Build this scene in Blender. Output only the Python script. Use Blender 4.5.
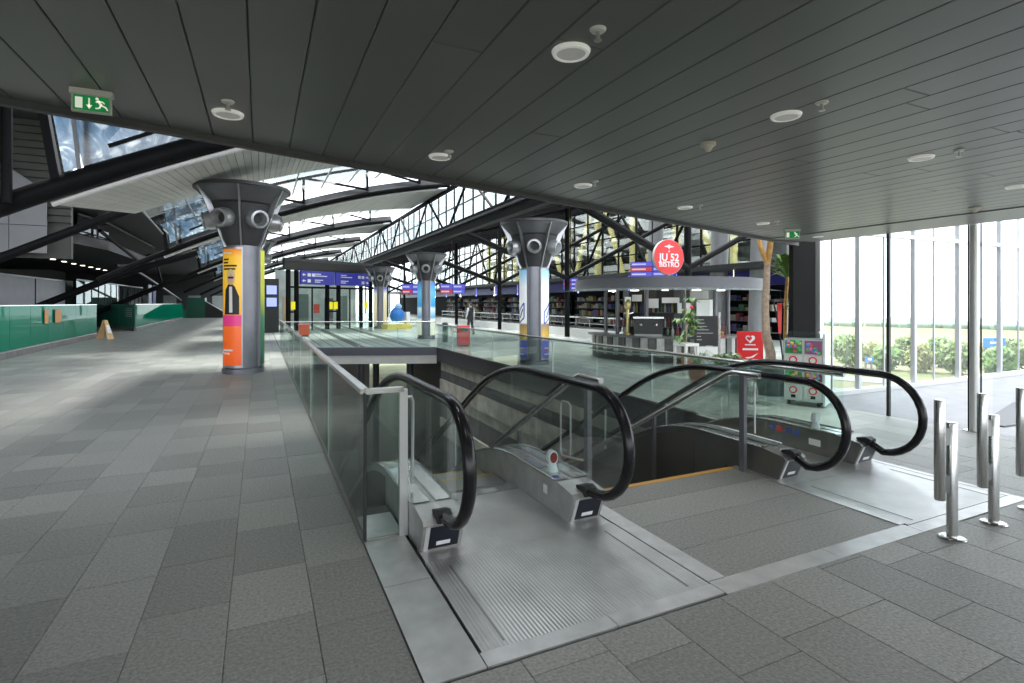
import bpy, math, random
from mathutils import Vector, Matrix
random.seed(7)
S = bpy.context.scene
for o in list(bpy.data.objects): bpy.data.objects.remove(o)
COL = S.collection
PI = math.pi

# ------------------------------------------------------------------ camera
FPX, CX, HY, EYE = 535.0, 512.0, 303.0, 1.70
YAW = math.atan(252 / FPX)
cam_d = bpy.data.cameras.new('camera'); cam = bpy.data.objects.new('camera', cam_d); COL.objects.link(cam)
cam.location = (0, 0, EYE); cam.rotation_euler = (PI / 2, 0, -YAW)
cam_d.sensor_width = 36; cam_d.lens = FPX / 1024 * 36
cam_d.shift_y = -(341.5 - HY) / 1024; cam_d.clip_start = 0.05; cam_d.clip_end = 5000
S.camera = cam
_F = (math.sin(YAW), math.cos(YAW)); _R = (_F[1], -_F[0])
def gz(u, v, z=0.0):                       # pixel -> point on the level z
    l = (u - CX) / FPX; d = (_F[0] + l * _R[0], _F[1] + l * _R[1], (HY - v) / FPX)
    t = (z - EYE) / d[2]; return (d[0] * t, d[1] * t, z)
def zat(v, x, y):                          # height of pixel row v above the ground point x, y
    return EYE + (HY - v) / FPX * (x * _F[0] + y * _F[1])
def proj(x, y, z):
    zf = x * _F[0] + y * _F[1]; l = x * _R[0] + y * _R[1]
    return (CX + FPX * l / zf, HY - FPX * (z - EYE) / zf, zf)

# ------------------------------------------------------------------ world, sun, exposure
W = bpy.data.worlds.new('sky'); S.world = W; W.use_nodes = True
nt = W.node_tree; bg = nt.nodes['Background']
tc = nt.nodes.new('ShaderNodeTexCoord'); nz = nt.nodes.new('ShaderNodeTexNoise'); nz.inputs['Scale'].default_value = 3.0; nz.inputs['Detail'].default_value = 4
mp = nt.nodes.new('ShaderNodeMapping'); mp.inputs['Scale'].default_value = (1, 1, 3.0)
cr = nt.nodes.new('ShaderNodeValToRGB')
cr.color_ramp.elements[0].position = .35; cr.color_ramp.elements[0].color = (.74, .85, .97, 1)
cr.color_ramp.elements[1].position = .62; cr.color_ramp.elements[1].color = (.98, .99, 1.0, 1)
nt.links.new(tc.outputs['Generated'], mp.inputs[0]); nt.links.new(mp.outputs[0], nz.inputs['Vector'])
nt.links.new(nz.outputs['Fac'], cr.inputs[0]); nt.links.new(cr.outputs[0], bg.inputs[0])
bg.inputs[1].default_value = 1.25
sd = bpy.data.lights.new('sun', 'SUN'); sun = bpy.data.objects.new('sun', sd); COL.objects.link(sun)
sd.energy = 2.0; sd.angle = math.radians(18); sd.color = (1, .97, .92)
sun.rotation_euler = Vector((.10, -.42, -1)).to_track_quat('-Z', 'Y').to_euler()
S.view_settings.view_transform = 'Standard'; S.view_settings.look = 'None'
S.view_settings.exposure = 1.62; S.view_settings.gamma = 1.0; S.view_settings.use_curve_mapping = False
try:
    S.cycles.transparent_max_bounces = 24; S.cycles.max_bounces = 10; S.cycles.diffuse_bounces = 6
except Exception: pass

# ------------------------------------------------------------------ materials
MATS = {}
def mat(name, col, rough=.5, metal=0., noise=None, bump=None, emit=None, rnd=0., attr=None, spec=.5, stretch=None):
    if name in MATS: return MATS[name]
    m = bpy.data.materials.new(name); m.use_nodes = True; n = m.node_tree; b = n.nodes['Principled BSDF']
    b.inputs['Roughness'].default_value = rough; b.inputs['Metallic'].default_value = metal
    b.inputs['Specular IOR Level'].default_value = spec
    c = (*col, 1); b.inputs['Base Color'].default_value = c
    src = None
    def coords():
        t = n.nodes.new('ShaderNodeTexCoord'); g = n.nodes.new('ShaderNodeNewGeometry')
        if stretch:
            mm = n.nodes.new('ShaderNodeMapping'); mm.inputs['Scale'].default_value = stretch
            n.links.new(g.outputs['Position'], mm.inputs[0]); return mm.outputs[0]
        return g.outputs['Position']
    if noise:
        sc, am = noise; t = n.nodes.new('ShaderNodeTexNoise'); t.inputs['Scale'].default_value = sc; t.inputs['Detail'].default_value = 5
        n.links.new(coords(), t.inputs['Vector'])
        r = n.nodes.new('ShaderNodeMapRange'); r.inputs['From Min'].default_value = .3; r.inputs['From Max'].default_value = .7
        r.inputs['To Min'].default_value = 1 - am; r.inputs['To Max'].default_value = 1 + am
        n.links.new(t.outputs['Fac'], r.inputs['Value'])
        x = n.nodes.new('ShaderNodeVectorMath'); x.operation = 'SCALE'; x.inputs[0].default_value = col
        n.links.new(r.outputs[0], x.inputs['Scale']); src = x.outputs[0]
    if rnd or attr:
        if attr:
            oi = n.nodes.new('ShaderNodeAttribute'); oi.attribute_name = attr; ro = oi.outputs['Fac']
        else:
            oi = n.nodes.new('ShaderNodeObjectInfo'); ro = oi.outputs['Random']
        r = n.nodes.new('ShaderNodeMapRange'); r.inputs['To Min'].default_value = 1 - rnd; r.inputs['To Max'].default_value = 1 + rnd
        n.links.new(ro, r.inputs['Value'])
        x = n.nodes.new('ShaderNodeVectorMath'); x.operation = 'SCALE'
        if src: n.links.new(src, x.inputs[0])
        else: x.inputs[0].default_value = col
        n.links.new(r.outputs[0], x.inputs['Scale']); src = x.outputs[0]
    if src: n.links.new(src, b.inputs['Base Color'])
    if bump:
        sc, st = bump; t = n.nodes.new('ShaderNodeTexNoise'); t.inputs['Scale'].default_value = sc; t.inputs['Detail'].default_value = 6
        n.links.new(coords(), t.inputs['Vector'])
        bp = n.nodes.new('ShaderNodeBump'); bp.inputs['Strength'].default_value = st; bp.inputs['Distance'].default_value = .01
        n.links.new(t.outputs['Fac'], bp.inputs['Height']); n.links.new(bp.outputs[0], b.inputs['Normal'])
    if emit:
        b.inputs['Emission Color'].default_value = (*emit[0], 1); b.inputs['Emission Strength'].default_value = emit[1]
    MATS[name] = m; return m
def glass(name, tint, refl=.5, haze=0., hazecol=(.8, .9, .9)):
    if name in MATS: return MATS[name]
    m = bpy.data.materials.new(name); m.use_nodes = True; n = m.node_tree; n.nodes.clear()
    o = n.nodes.new('ShaderNodeOutputMaterial'); t = n.nodes.new('ShaderNodeBsdfTransparent'); t.inputs[0].default_value = (*tint, 1)
    g = n.nodes.new('ShaderNodeBsdfGlossy'); g.inputs['Roughness'].default_value = .02
    fr = n.nodes.new('ShaderNodeFresnel'); fr.inputs['IOR'].default_value = 1.5
    mu = n.nodes.new('ShaderNodeMath'); mu.operation = 'MULTIPLY'; mu.inputs[1].default_value = refl; n.links.new(fr.outputs[0], mu.inputs[0])
    mx = n.nodes.new('ShaderNodeMixShader'); n.links.new(mu.outputs[0], mx.inputs[0])
    base = t.outputs[0]
    if haze:
        d = n.nodes.new('ShaderNodeBsdfDiffuse'); d.inputs[0].default_value = (*hazecol, 1)
        m2 = n.nodes.new('ShaderNodeMixShader'); m2.inputs[0].default_value = haze
        n.links.new(t.outputs[0], m2.inputs[1]); n.links.new(d.outputs[0], m2.inputs[2]); base = m2.outputs[0]
    n.links.new(base, mx.inputs[1]); n.links.new(g.outputs[0], mx.inputs[2]); n.links.new(mx.outputs[0], o.inputs[0])
    MATS[name] = m; return m
def brick_mat(name, col, rough, bw, bh, mortar, rot=0.):
    m = bpy.data.materials.new(name); m.use_nodes = True; n = m.node_tree; b = n.nodes['Principled BSDF']; b.inputs['Roughness'].default_value = rough
    g = n.nodes.new('ShaderNodeNewGeometry'); mm = n.nodes.new('ShaderNodeMapping'); mm.inputs['Rotation'].default_value = (0, 0, rot)
    n.links.new(g.outputs['Position'], mm.inputs[0])
    t = n.nodes.new('ShaderNodeTexBrick'); t.inputs['Scale'].default_value = 1; t.inputs['Brick Width'].default_value = bw; t.inputs['Row Height'].default_value = bh
    t.inputs['Mortar Size'].default_value = .008; t.inputs['Color1'].default_value = (*[c * .88 for c in col], 1); t.inputs['Color2'].default_value = (*[c * 1.12 for c in col], 1)
    t.inputs['Mortar'].default_value = (*mortar, 1); n.links.new(mm.outputs[0], t.inputs['Vector'])
    nz = n.nodes.new('ShaderNodeTexNoise'); nz.inputs['Scale'].default_value = 1.6; n.links.new(g.outputs['Position'], nz.inputs['Vector'])
    mx = n.nodes.new('ShaderNodeMix'); mx.data_type = 'RGBA'; mx.blend_type = 'MULTIPLY'; mx.inputs[0].default_value = .35
    n.links.new(t.outputs['Color'], mx.inputs[6]); n.links.new(nz.outputs['Fac'], mx.inputs[7]); n.links.new(mx.outputs[2], b.inputs['Base Color'])
    MATS[name] = m; return m

PAVER = mat('slate_paver', (.30, .305, .285), .48, noise=(55, .26), bump=(90, .5), rnd=.18)
PAVERJ = mat('slate_paver_far', (.30, .305, .285), .48, noise=(55, .26), bump=(90, .5), rnd=.18, attr='var')
JOINT = mat('joint_dark', (.085, .085, .08), .9, noise=(30, .2))
FLOORG = brick_mat('hall_floor', (.56, .60, .56), .24, .62, .425, (.1, .1, .1), PI / 2)
FLOORS = mat('screed_grey', (.20, .20, .215), .55, noise=(3, .1))
CEILP = mat('ceiling_panel', (.16, .165, .157), .34, noise=(1.2, .06), rnd=.05)
CEILB = mat('ceiling_border', (.24, .245, .225), .4, noise=(2, .05))
BLACK = mat('black_matt', (.018, .018, .019), .5, noise=(6, .2))
DARK = mat('dark_steel', (.007, .007, .008), .55, noise=(4, .2), spec=.10)
DGREY = mat('dark_grey_steel', (.075, .075, .082), .4, metal=.3, noise=(3, .12))
MGREY = mat('mid_grey_steel', (.16, .16, .175), .38, metal=.35, noise=(3, .1))
STEEL = mat('stainless', (.60, .60, .59), .2, metal=1., noise=(5, .06), stretch=(40, 2, 40))
STEELB = mat('brushed_plate', (.55, .55, .545), .40, metal=.75, noise=(7, .12), bump=(60, .08))
STEELD = mat('dark_stainless', (.25, .25, .24), .35, metal=.85, noise=(4, .1))
RUBBER = mat('handrail_rubber', (.010, .010, .012), .22, spec=.35)
WHITE = mat('white_paint', (.72, .72, .70), .5, noise=(8, .04))
WGLOSS = mat('white_gloss', (.8, .8, .8), .25)
SOFF = mat('soffit_board', (.62, .61, .58), .55, noise=(3, .08), rnd=.06)
SOFFJ = mat('soffit_far', (.62, .61, .58), .55, noise=(3, .08))
RIM = mat('rim_white', (.62, .60, .60), .45)
GREYP = mat('grey_panel', (.21, .21, .225), .5, noise=(2, .05), rnd=.05)
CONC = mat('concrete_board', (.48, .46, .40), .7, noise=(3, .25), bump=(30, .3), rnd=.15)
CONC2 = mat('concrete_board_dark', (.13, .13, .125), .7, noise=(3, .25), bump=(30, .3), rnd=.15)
ORANGE = mat('orange_nosing', (.62, .33, .06), .6)
NAVY = mat('navy_sign', (.03, .03, .22), .4, emit=((.05, .05, .45), .12))
REDM = mat('red_paint', (.78, .025, .03), .35)
SIGNW = mat('sign_white', (.85, .85, .85), .5)
YELL = mat('yellow_paint', (.85, .68, .16), .5)
TERRA = mat('terracotta', (.42, .12, .05), .7, noise=(12, .15))
LEAF = mat('leaf', (.07, .17, .03), .45, noise=(9, .3))
LEAF2 = mat('leaf_light', (.14, .26, .05), .5, noise=(9, .3))
BARK = mat('yucca_bark', (.50, .37, .28), .8, noise=(14, .25), bump=(40, .5))
OCHRE = mat('yucca_stem', (.55, .30, .09), .7, noise=(14, .25))
TEAL = mat('teal_planter', (.22, .42, .40), .4)
GLCLEAR = glass('clear_glass', (.93, .97, .95), .7)
GLRAIL = glass('rail_glass', (.91, .97, .945), .55, .008, (.55, .75, .68))
GLESC = glass('escalator_glass', (.955, .98, .972), .38)
GLGREEN = glass('green_glass', (.04, .36, .23), .35, .8, (.0, .20, .115))
GLWIN = glass('window_glass', (.975, .985, .985), .2)
GLBLUE = glass('painted_reflection_glass', (.2, .3, .42), 1.0, .10, (.5, .6, .7))
def _paint_reflections(m):  # blue noise colour stands in for reflections in the pane
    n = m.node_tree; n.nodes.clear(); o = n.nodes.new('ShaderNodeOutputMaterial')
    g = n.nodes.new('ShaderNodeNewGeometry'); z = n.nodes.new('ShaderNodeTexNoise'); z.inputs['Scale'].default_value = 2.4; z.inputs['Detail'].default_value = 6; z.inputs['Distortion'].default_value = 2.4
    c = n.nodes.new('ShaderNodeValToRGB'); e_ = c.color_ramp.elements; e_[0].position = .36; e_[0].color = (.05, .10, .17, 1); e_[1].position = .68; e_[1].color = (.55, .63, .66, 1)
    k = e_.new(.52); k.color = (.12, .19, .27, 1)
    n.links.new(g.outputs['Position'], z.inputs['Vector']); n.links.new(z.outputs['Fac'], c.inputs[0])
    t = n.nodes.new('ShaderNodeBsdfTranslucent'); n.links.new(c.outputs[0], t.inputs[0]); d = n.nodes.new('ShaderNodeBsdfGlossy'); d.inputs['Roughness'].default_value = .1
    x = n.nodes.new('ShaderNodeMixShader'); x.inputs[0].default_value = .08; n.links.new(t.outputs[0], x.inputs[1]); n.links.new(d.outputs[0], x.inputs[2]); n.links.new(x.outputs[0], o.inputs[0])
_paint_reflections(GLBLUE)
GREEN = mat('solid_green', (.012, .20, .12), .4)

# ------------------------------------------------------------------ mesh builder
class MB:
    def __init__(s): s.v = []; s.f = []; s.fa = []
    def add(s, vs, fs):
        b = len(s.v); s.v += [tuple(p) for p in vs]; s.f += [tuple(b + i for i in f) for f in fs]; return s
    def box(s, x0, x1, y0, y1, z0, z1):
        return s.add([(x0, y0, z0), (x1, y0, z0), (x1, y1, z0), (x0, y1, z0), (x0, y0, z1), (x1, y0, z1), (x1, y1, z1), (x0, y1, z1)],
                     [(3, 2, 1, 0), (4, 5, 6, 7), (0, 1, 5, 4), (1, 2, 6, 5), (2, 3, 7, 6), (3, 0, 4, 7)])
    def cbox(s, c, d): return s.box(c[0] - d[0] / 2, c[0] + d[0] / 2, c[1] - d[1] / 2, c[1] + d[1] / 2, c[2] - d[2] / 2, c[2] + d[2] / 2)
    def obox(s, a, b, w, h, up=(0, 0, 1)):           # bar from a to b, w sideways, h along up
        a = Vector(a); b = Vector(b); d = (b - a).normalized(); up = Vector(up)
        if abs(d.dot(up)) > .98: up = Vector((0, 1, 0))
        sx = d.cross(up).normalized() * w / 2; sz = sx.cross(d).normalized() * h / 2
        vs = [p + i * sx + j * sz for p in (a, b) for i, j in ((-1, -1), (1, -1), (1, 1), (-1, 1))]
        return s.add(vs, [(0, 1, 2, 3), (7, 6, 5, 4), (0, 4, 5, 1), (1, 5, 6, 2), (2, 6, 7, 3), (3, 7, 4, 0)])
    def prism(s, poly, z0, z1):
        n = len(poly); return s.add([(p[0], p[1], z0) for p in poly] + [(p[0], p[1], z1) for p in poly],
            [tuple(range(n - 1, -1, -1)), tuple(range(n, 2 * n))] + [(i, (i + 1) % n, n + (i + 1) % n, n + i) for i in range(n)])
    def prism_x(s, poly, x0, x1):                    # polygon of (y, z)
        n = len(poly); return s.add([(x0, p[0], p[1]) for p in poly] + [(x1, p[0], p[1]) for p in poly],
            [tuple(range(n)), tuple(range(2 * n - 1, n - 1, -1))] + [(i, n + i, n + (i + 1) % n, (i + 1) % n) for i in range(n)])
    def prism_y(s, poly, y0, y1):                    # polygon of (x, z)
        n = len(poly); return s.add([(p[0], y0, p[1]) for p in poly] + [(p[0], y1, p[1]) for p in poly],
            [tuple(range(n)), tuple(range(2 * n - 1, n - 1, -1))] + [(i, n + i, n + (i + 1) % n, (i + 1) % n) for i in range(n)])
    def tube(s, pts, r, n=8, closed=False):
        pts = [Vector(p) for p in pts]; N = len(pts); rr = r if isinstance(r, (list, tuple)) else [r] * N
        rings = []; ref = None
        for i, p in enumerate(pts):
            d = (pts[min(i + 1, N - 1)] - pts[max(i - 1, 0)]).normalized()
            if ref is None:
                ref = Vector((0, 0, 1)) if abs(d.z) < .9 else Vector((1, 0, 0))
            a = (ref - d * ref.dot(d)).normalized(); ref = a; b = d.cross(a)
            rings.append([p + (a * math.cos(2 * PI * k / n) + b * math.sin(2 * PI * k / n)) * rr[i] for k in range(n)])
        vs = [q for R_ in rings for q in R_]
        fs = [(i * n + k, i * n + (k + 1) % n, (i + 1) * n + (k + 1) % n, (i + 1) * n + k) for i in range(N - 1) for k in range(n)]
        fs += [tuple(range(n - 1, -1, -1)), tuple((N - 1) * n + k for k in range(n))]
        return s.add(vs, fs)
    def lathe(s, prof, n=24, c=(0, 0)):
        vs = [(c[0] + r * math.cos(2 * PI * k / n), c[1] + r * math.sin(2 * PI * k / n), z) for r, z in prof for k in range(n)]
        fs = [(i * n + k, i * n + (k + 1) % n, (i + 1) * n + (k + 1) % n, (i + 1) * n + k) for i in range(len(prof) - 1) for k in range(n)]
        if prof[0][0] > 1e-4: fs.append(tuple(range(n - 1, -1, -1)))
        if prof[-1][0] > 1e-4: fs.append(tuple((len(prof) - 1) * n + k for k in range(n)))
        return s.add(vs, fs)
    def strip(s, A, B):                              # quads between two polylines
        n = len(A); return s.add(list(A) + list(B), [(i, i + 1, n + i + 1, n + i) for i in range(n - 1)])
    def xf(s, M): s.v = [tuple(M @ Vector(p)) for p in s.v]; return s
    def sphere(s, c, r, n=10, m=6, sz=1.):
        return s.lathe_at([(r * math.sin(PI * i / m), -r * sz * math.cos(PI * i / m)) for i in range(m + 1)], c, n)
    def lathe_at(s, prof, c, n=12):
        b = MB(); b.lathe([(max(r, 1e-5), z) for r, z in prof], n); return s.add([(p[0] + c[0], p[1] + c[1], p[2] + c[2]) for p in b.v], b.f)
    def build(s, name, m, parent=None, smooth=False, loc=None, kind=None):
        me = bpy.data.meshes.new(name)
        vs = s.v if loc is None else [(p[0] - loc[0], p[1] - loc[1], p[2] - loc[2]) for p in s.v]
        me.from_pydata(vs, [], s.f); me.update()
        if smooth:
            for p in me.polygons: p.use_smooth = True
            try: me.set_sharp_from_angle(angle=math.radians(smooth if smooth is not True else 40))
            except Exception: pass
        if m: me.materials.append(m)
        o = bpy.data.objects.new(name, me); COL.objects.link(o)
        if loc is not None: o.location = loc
        if parent: o.parent = parent
        if kind: o['kind'] = kind
        return o
def tag(o, label, cat, group=None):
    o['label'] = label; o['category'] = cat
    if group: o['group'] = group
    return o
def thing(name, label, cat, loc=(0, 0, 0), rz=0., group=None, scale=None):
    o = bpy.data.objects.new(name, None); COL.objects.link(o); o.location = loc; o.rotation_euler = (0, 0, rz); o.empty_display_size = .2
    if scale: o.scale = (scale,) * 3
    return tag(o, label, cat, group)
def struct(o): o['kind'] = 'structure'; return o
def sempty(name, loc=(0, 0, 0)):
    o = bpy.data.objects.new(name, None); COL.objects.link(o); o.location = loc; o['kind'] = 'structure'; return o
def copy_tree(o, parent=None):
    c = o.copy(); COL.objects.link(c); c.parent = parent
    for ch in list(o.children): copy_tree(ch, c)
    return c
def shared(name, me, parent, loc, scale=(1, 1, 1), rot=(0, 0, 0)):
    o = bpy.data.objects.new(name, me); COL.objects.link(o); o.parent = parent; o.location = loc; o.scale = scale; o.rotation_euler = rot; return o
def mesh_only(mb, m, smooth=False):
    o = mb.build('tmp', m, smooth=smooth); me = o.data; bpy.data.objects.remove(o); return me
def text(body, size, m, parent, loc, rot, name='lettering', depth=.004, font_sx=1.):
    cu = bpy.data.curves.new('t', 'FONT'); cu.body = body; cu.size = size; cu.extrude = depth; cu.align_x = 'CENTER'; cu.align_y = 'CENTER'
    cu.offset = size * .018
    t = bpy.data.objects.new('t', cu); COL.objects.link(t)
    bpy.context.view_layer.update()
    me = bpy.data.meshes.new_from_object(t.evaluated_get(bpy.context.evaluated_depsgraph_get()))
    bpy.data.objects.remove(t); me.materials.clear(); me.materials.append(m)
    o = bpy.data.objects.new(name, me); COL.objects.link(o); o.parent = parent; o.location = loc; o.rotation_euler = rot; o.scale = (font_sx, 1, 1); return o

# ================================================================== SETTING
XL, XR = .66, 6.12            # the stair and escalator opening
YF = 2.29                     # front edge of the steel sill
XW = 8.56                     # window line on the right
CZ = 2.75                     # low ceiling
YB = -7.0                     # room behind the camera
# ---- floor
fl = MB()
fl.box(-26, XL, YB, 22, -.5, -.012)               # bed under the pavers
fl.box(XL, XW, YB, YF, -.5, -.012)
fl.box(6.02, XW, YF, 6.2, -.5, -.012)
floor = struct(fl.build('floor', JOINT))
MB().box(-26, XL, 22, 95, -.5, 0).build('floor_field', brick_mat('walk_floor', (.36, .37, .345), .4, .62, .4255, (.12, .12, .12), PI / 2), floor)
def wall_y(x): return 6.52 + (x - 8.75) * .72          # slanting end wall of the shop side
MB().box(XR, XW, 6.2, 95, -.5, 0).prism([(XW, 6.2), (8.75, 6.52), (22.2, wall_y(22.2)), (22.2, 95), (XW, 95)], -.5, 0).build('floor_field', FLOORG, floor)
MB().box(XW, 34, YB, 6.45, -.5, -.004).build('floor_field', FLOORS, floor)
# pavers: columns run away from the camera, 0.425 wide
PW = .4255; X0 = .27 + PW * 40
rects = []
for k in range(-80, 60):
    xa = .27 + PW * (k - 1); xb = xa + PW
    for (rx0, rx1, ry0, ry1) in ((-9.5, XL, -1.5, 22), (XL, XW, -1.5, YF), (6.02, XW, YF, 6.2)):
        a, b = max(xa, rx0), min(xb, rx1)
        if b - a < .02: continue
        rr = random.Random(k * 13 + 5); y = -1.5 - rr.random() * .6; 
        while y < ry1:
            L = rr.choice((.55, .62, .62, .7, .8)); y2 = y + L
            for cut in (6.42, 18.8):
                if y < cut < y2 + .15: y2 = cut
            c, d = max(y, ry0), min(y2, ry1)
            for cut in (6.42, 18.8):
                if abs(c - cut) < 1e-4: c += .005
                if abs(d - cut) < 1e-4: d -= .005
            if d - c > .03: rects.append((a, b, c, d))
            y = y2
def pxarea(r):
    ps = []
    for x in (r[0], r[1]):
        for y in (r[2], r[3]):
            if x * _F[0] + y * _F[1] < .8: return 0
            ps.append(proj(x, y, 0))
    u = sum(p[0] for p in ps) / 4; v = sum(p[1] for p in ps) / 4
    if not (-60 < u < 1084 and v < 760): return 0
    return abs((r[1] - r[0]) * (r[3] - r[2])) / max(p[2] for p in ps) ** 3
rects.sort(key=pxarea, reverse=True)
pm = MB(); e = .012
pm.add([(-.5, -.5, -.03), (.5, -.5, -.03), (.5, .5, -.03), (-.5, .5, -.03), (-.5, -.5, -.002), (.5, -.5, -.002), (.5, .5, -.002), (-.5, .5, -.002),
        (-.5 + e, -.5 + e, 0), (.5 - e, -.5 + e, 0), (.5 - e, .5 - e, 0), (-.5 + e, .5 - e, 0)],
       [(8, 9, 10, 11), (4, 5, 9, 8), (5, 6, 10, 9), (6, 7, 11, 10), (7, 4, 8, 11), (0, 1, 5, 4), (1, 2, 6, 5), (2, 3, 7, 6), (3, 0, 4, 7)])
pme = mesh_only(pm, PAVER); G = .003
for r in rects[:300]:
    shared('paver', pme, floor, ((r[0] + r[1]) / 2, (r[2] + r[3]) / 2, random.uniform(-.0012, 0)), (r[1] - r[0] - G, r[3] - r[2] - G, 1))
pj = MB(); vals = []
for r in rects[300:]:
    b = [(r[0] + G / 2, r[2] + G / 2), (r[1] - G / 2, r[2] + G / 2), (r[1] - G / 2, r[3] - G / 2), (r[0] + G / 2, r[3] - G / 2)]
    pj.add([(p[0], p[1], 0) for p in b] + [(p[0], p[1], -.02) for p in b], [(0, 1, 2, 3), (4, 5, 1, 0), (5, 6, 2, 1), (6, 7, 3, 2), (7, 4, 0, 3)])
    vals += [random.random()] * 5
pjo = pj.build('paver_field', PAVERJ, floor, kind='stuff')
at = pjo.data.attributes.new('var', 'FLOAT', 'FACE'); at.data.foreach_set('value', vals)

# ---- steel sill and stair landing tiles
sill = sempty('trim_1')
def plate(x0, x1, y0, y1, z=.004, m=STEELB, name='sill_plate', par=None):
    return MB().prism([(x0, y0), (x1, y0), (x1, y1), (x0, y1)], -.02, z).build(name, m, par or sill)
plate(XL + .005, .955, 2.30, 3.2, .006); plate(XL + .005, .955, 3.205, 4.35, .006)
plate(.96, 1.7, 2.30, 2.405, .008); plate(1.704, 2.458, 2.30, 2.405, .008)
plate(2.465, 3.5, 2.285, 2.43, .006); plate(3.504, 4.45, 2.285, 2.43, .006)
plate(4.455, 5.6, 2.285, 2.40, .006); plate(5.604, 6.015, 2.285, 2.40, .006)
plate(2.465, 2.605, 2.435, 4.05, .006); plate(4.42, 4.5, 2.435, 4.05, .006)
plate(5.95, 6.015, 2.405, 4.3, .006)
tl = [2.435, 2.84, 3.25, 3.66, 3.995]
for i in range(4):
    MB().prism([(2.608, tl[i] + .003), (4.417, tl[i] + .003), (4.417, tl[i + 1] - .003), (2.608, tl[i + 1] - .003)], -.05, 0).build('landing_slab', PAVER, floor)
MB().box(2.46, 4.5, 2.3, 4.0, -.3, -.006).build('landing_bed', mat('joint_light', (.5, .5, .48), .8), floor)
MB().box(XL, 2.46, YF, 4.6, -.35, -.03).box(4.5, 6.02, YF, 4.6, -.35, -.03).build('landing_bed', JOINT, floor)

# ---- ceiling of metal planks, cut by the slanting edge
EX0, EY0, ES = -1.2, 3.58, .2886
def edge_y(x): return EY0 + ES * (x - EX0)
XCR = 8.50
cb = MB(); cb.prism([(-10, YB), (XCR, YB), (XCR, edge_y(XCR) - .02), (-10, edge_y(-10) - .02)], CZ + .012, CZ + .22)
ceiling = struct(cb.build('ceiling', mat('ceiling_back', (.10, .10, .10), .6)))
PC = .222; k0 = -44; XB = 7.47
npan = 0
for k in range(k0, 60):
    xa = -.042 + PC * k; xb = xa + PC
    if xa < -9.8 or xa > XB - .02: continue
    xb = min(xb, XB)
    rr = random.Random(k * 7 + 3); ys = [YB]; y = YB + 2.2 + rr.random() * 3.2
    ya, yb = edge_y(xa) - .015, edge_y(xb) - .015
    while y < ya - .5: ys.append(y); y += 4.6
    ys.append(None)
    for i in range(len(ys) - 1):
        a = ys[i] + .002
        g = .002
        if ys[i + 1] is None: poly = [(xa + g, a), (xb - g, a), (xb - g, yb), (xa + g, ya)]
        else: poly = [(xa + g, a), (xb - g, a), (xb - g, ys[i + 1] - .002), (xa + g, ys[i + 1] - .002)]
        if xa < -4.5 and i < len(ys) - 2: continue
        q = MB(); c = .004
        n = 4; inner = [(poly[0][0] + c, poly[0][1] + c), (poly[1][0] - c, poly[1][1] + c), (poly[2][0] - c, poly[2][1] - c), (poly[3][0] + c, poly[3][1] - c)]
        q.add([(p[0], p[1], CZ + .02) for p in poly] + [(p[0], p[1], CZ + .004) for p in poly] + [(p[0], p[1], CZ) for p in inner],
              [(11, 10, 9, 8)] + [(4 + j, 8 + j, 8 + (j + 1) % 4, 4 + (j + 1) % 4) for j in range(4)] + [(j, 4 + j, 4 + (j + 1) % 4, (j + 1) % 4) for j in range(4)])
        q.build('ceiling_panel', CEILP, ceiling); npan += 1
yy = YB
while yy < edge_y(XB) - .1:
    y2 = min(yy + 3.2, edge_y(XB) - .02)
    MB().box(XB + .02, XCR, yy + .003, y2 - .003, CZ - .012, CZ + .012).build('border_panel', CEILB, ceiling); yy = y2
eb = MB()
eb.obox((-10, edge_y(-10), CZ + .09), (XCR + .1, edge_y(XCR + .1), CZ + .09), .05, .26)
struct(eb.build('trim_2', mat('edge_fascia', (.05, .05, .05), .5)))

# ---- right: window line, black end wall, outer facade
win = sempty('window_1')
MB().box(XW - .022, XW + .022, 4.85, 4.89, 0, CZ).build('post', BLACK, win)
MB().box(XW - .09, XW + .09, 3.70, 3.90, 0, .012).build('base_plate', STEEL, win)
MB().lathe([(.05, 0), (.05, CZ - .01)], 16, (XW, 3.80)).build('twin_post', MATS['satin_post'] if 'satin_post' in MATS else mat('satin_post', (.62, .62, .61), .35, metal=.6), win, smooth=True)
for dx, dy in ((-.045, .045), (.05, -.05)):
    MB().box(XW + dx - .007, XW + dx + .007, 3.8 + dy - .007, 3.8 + dy + .007, 0, CZ).build('post_flange', DARK, win)
for (a, b) in ((-7, -3.4), (-3.38, .2), (.22, 3.6)):
    MB().box(XW - .008, XW + .008, a, b, .05, CZ).build('pane', GLWIN, win)
MB().box(9.05, 9.15, 6.30, 6.42, 0, CZ + .5).build('corner_frame', mat('alu_frame', (.6, .6, .61), .4, metal=.5), win)
MB().box(9.16, 9.19, 6.36, 6.42, 0, CZ + .5).build('corner_mullion', DGREY, win)
wall_r = struct(MB().obox((8.66, 6.58, 1.55), (9.03, 6.42, 1.55), .14, 3.1).build('wall_right', mat('black_wall', (.012, .012, .012), .7, noise=(2, .1), spec=.15)))
fac = sempty('window_2'); FY = 6.42
fins = []
x = 9.0; i = 0
ALU = mat('alu_fin', (.55, .56, .58), .4, metal=.6)
fx = [9.55, 10.3, 11.12, 12.1, 12.85, 13.75, 14.6, 15.5, 16.4, 17.6, 18.8, 20, 21.5, 23, 24.5, 26, 28, 30, 32, 34]
for i, x in enumerate(fx):
    if i % 2: MB().box(x - .04, x + .04, FY - .06, FY + .02, -.1, 7).build('fin', ALU, fac)
    else: MB().box(x - .012, x + .012, FY - .02, FY + .01, -.1, 7).build('mullion', ALU, fac)
pxs = [9.19] + fx
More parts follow.
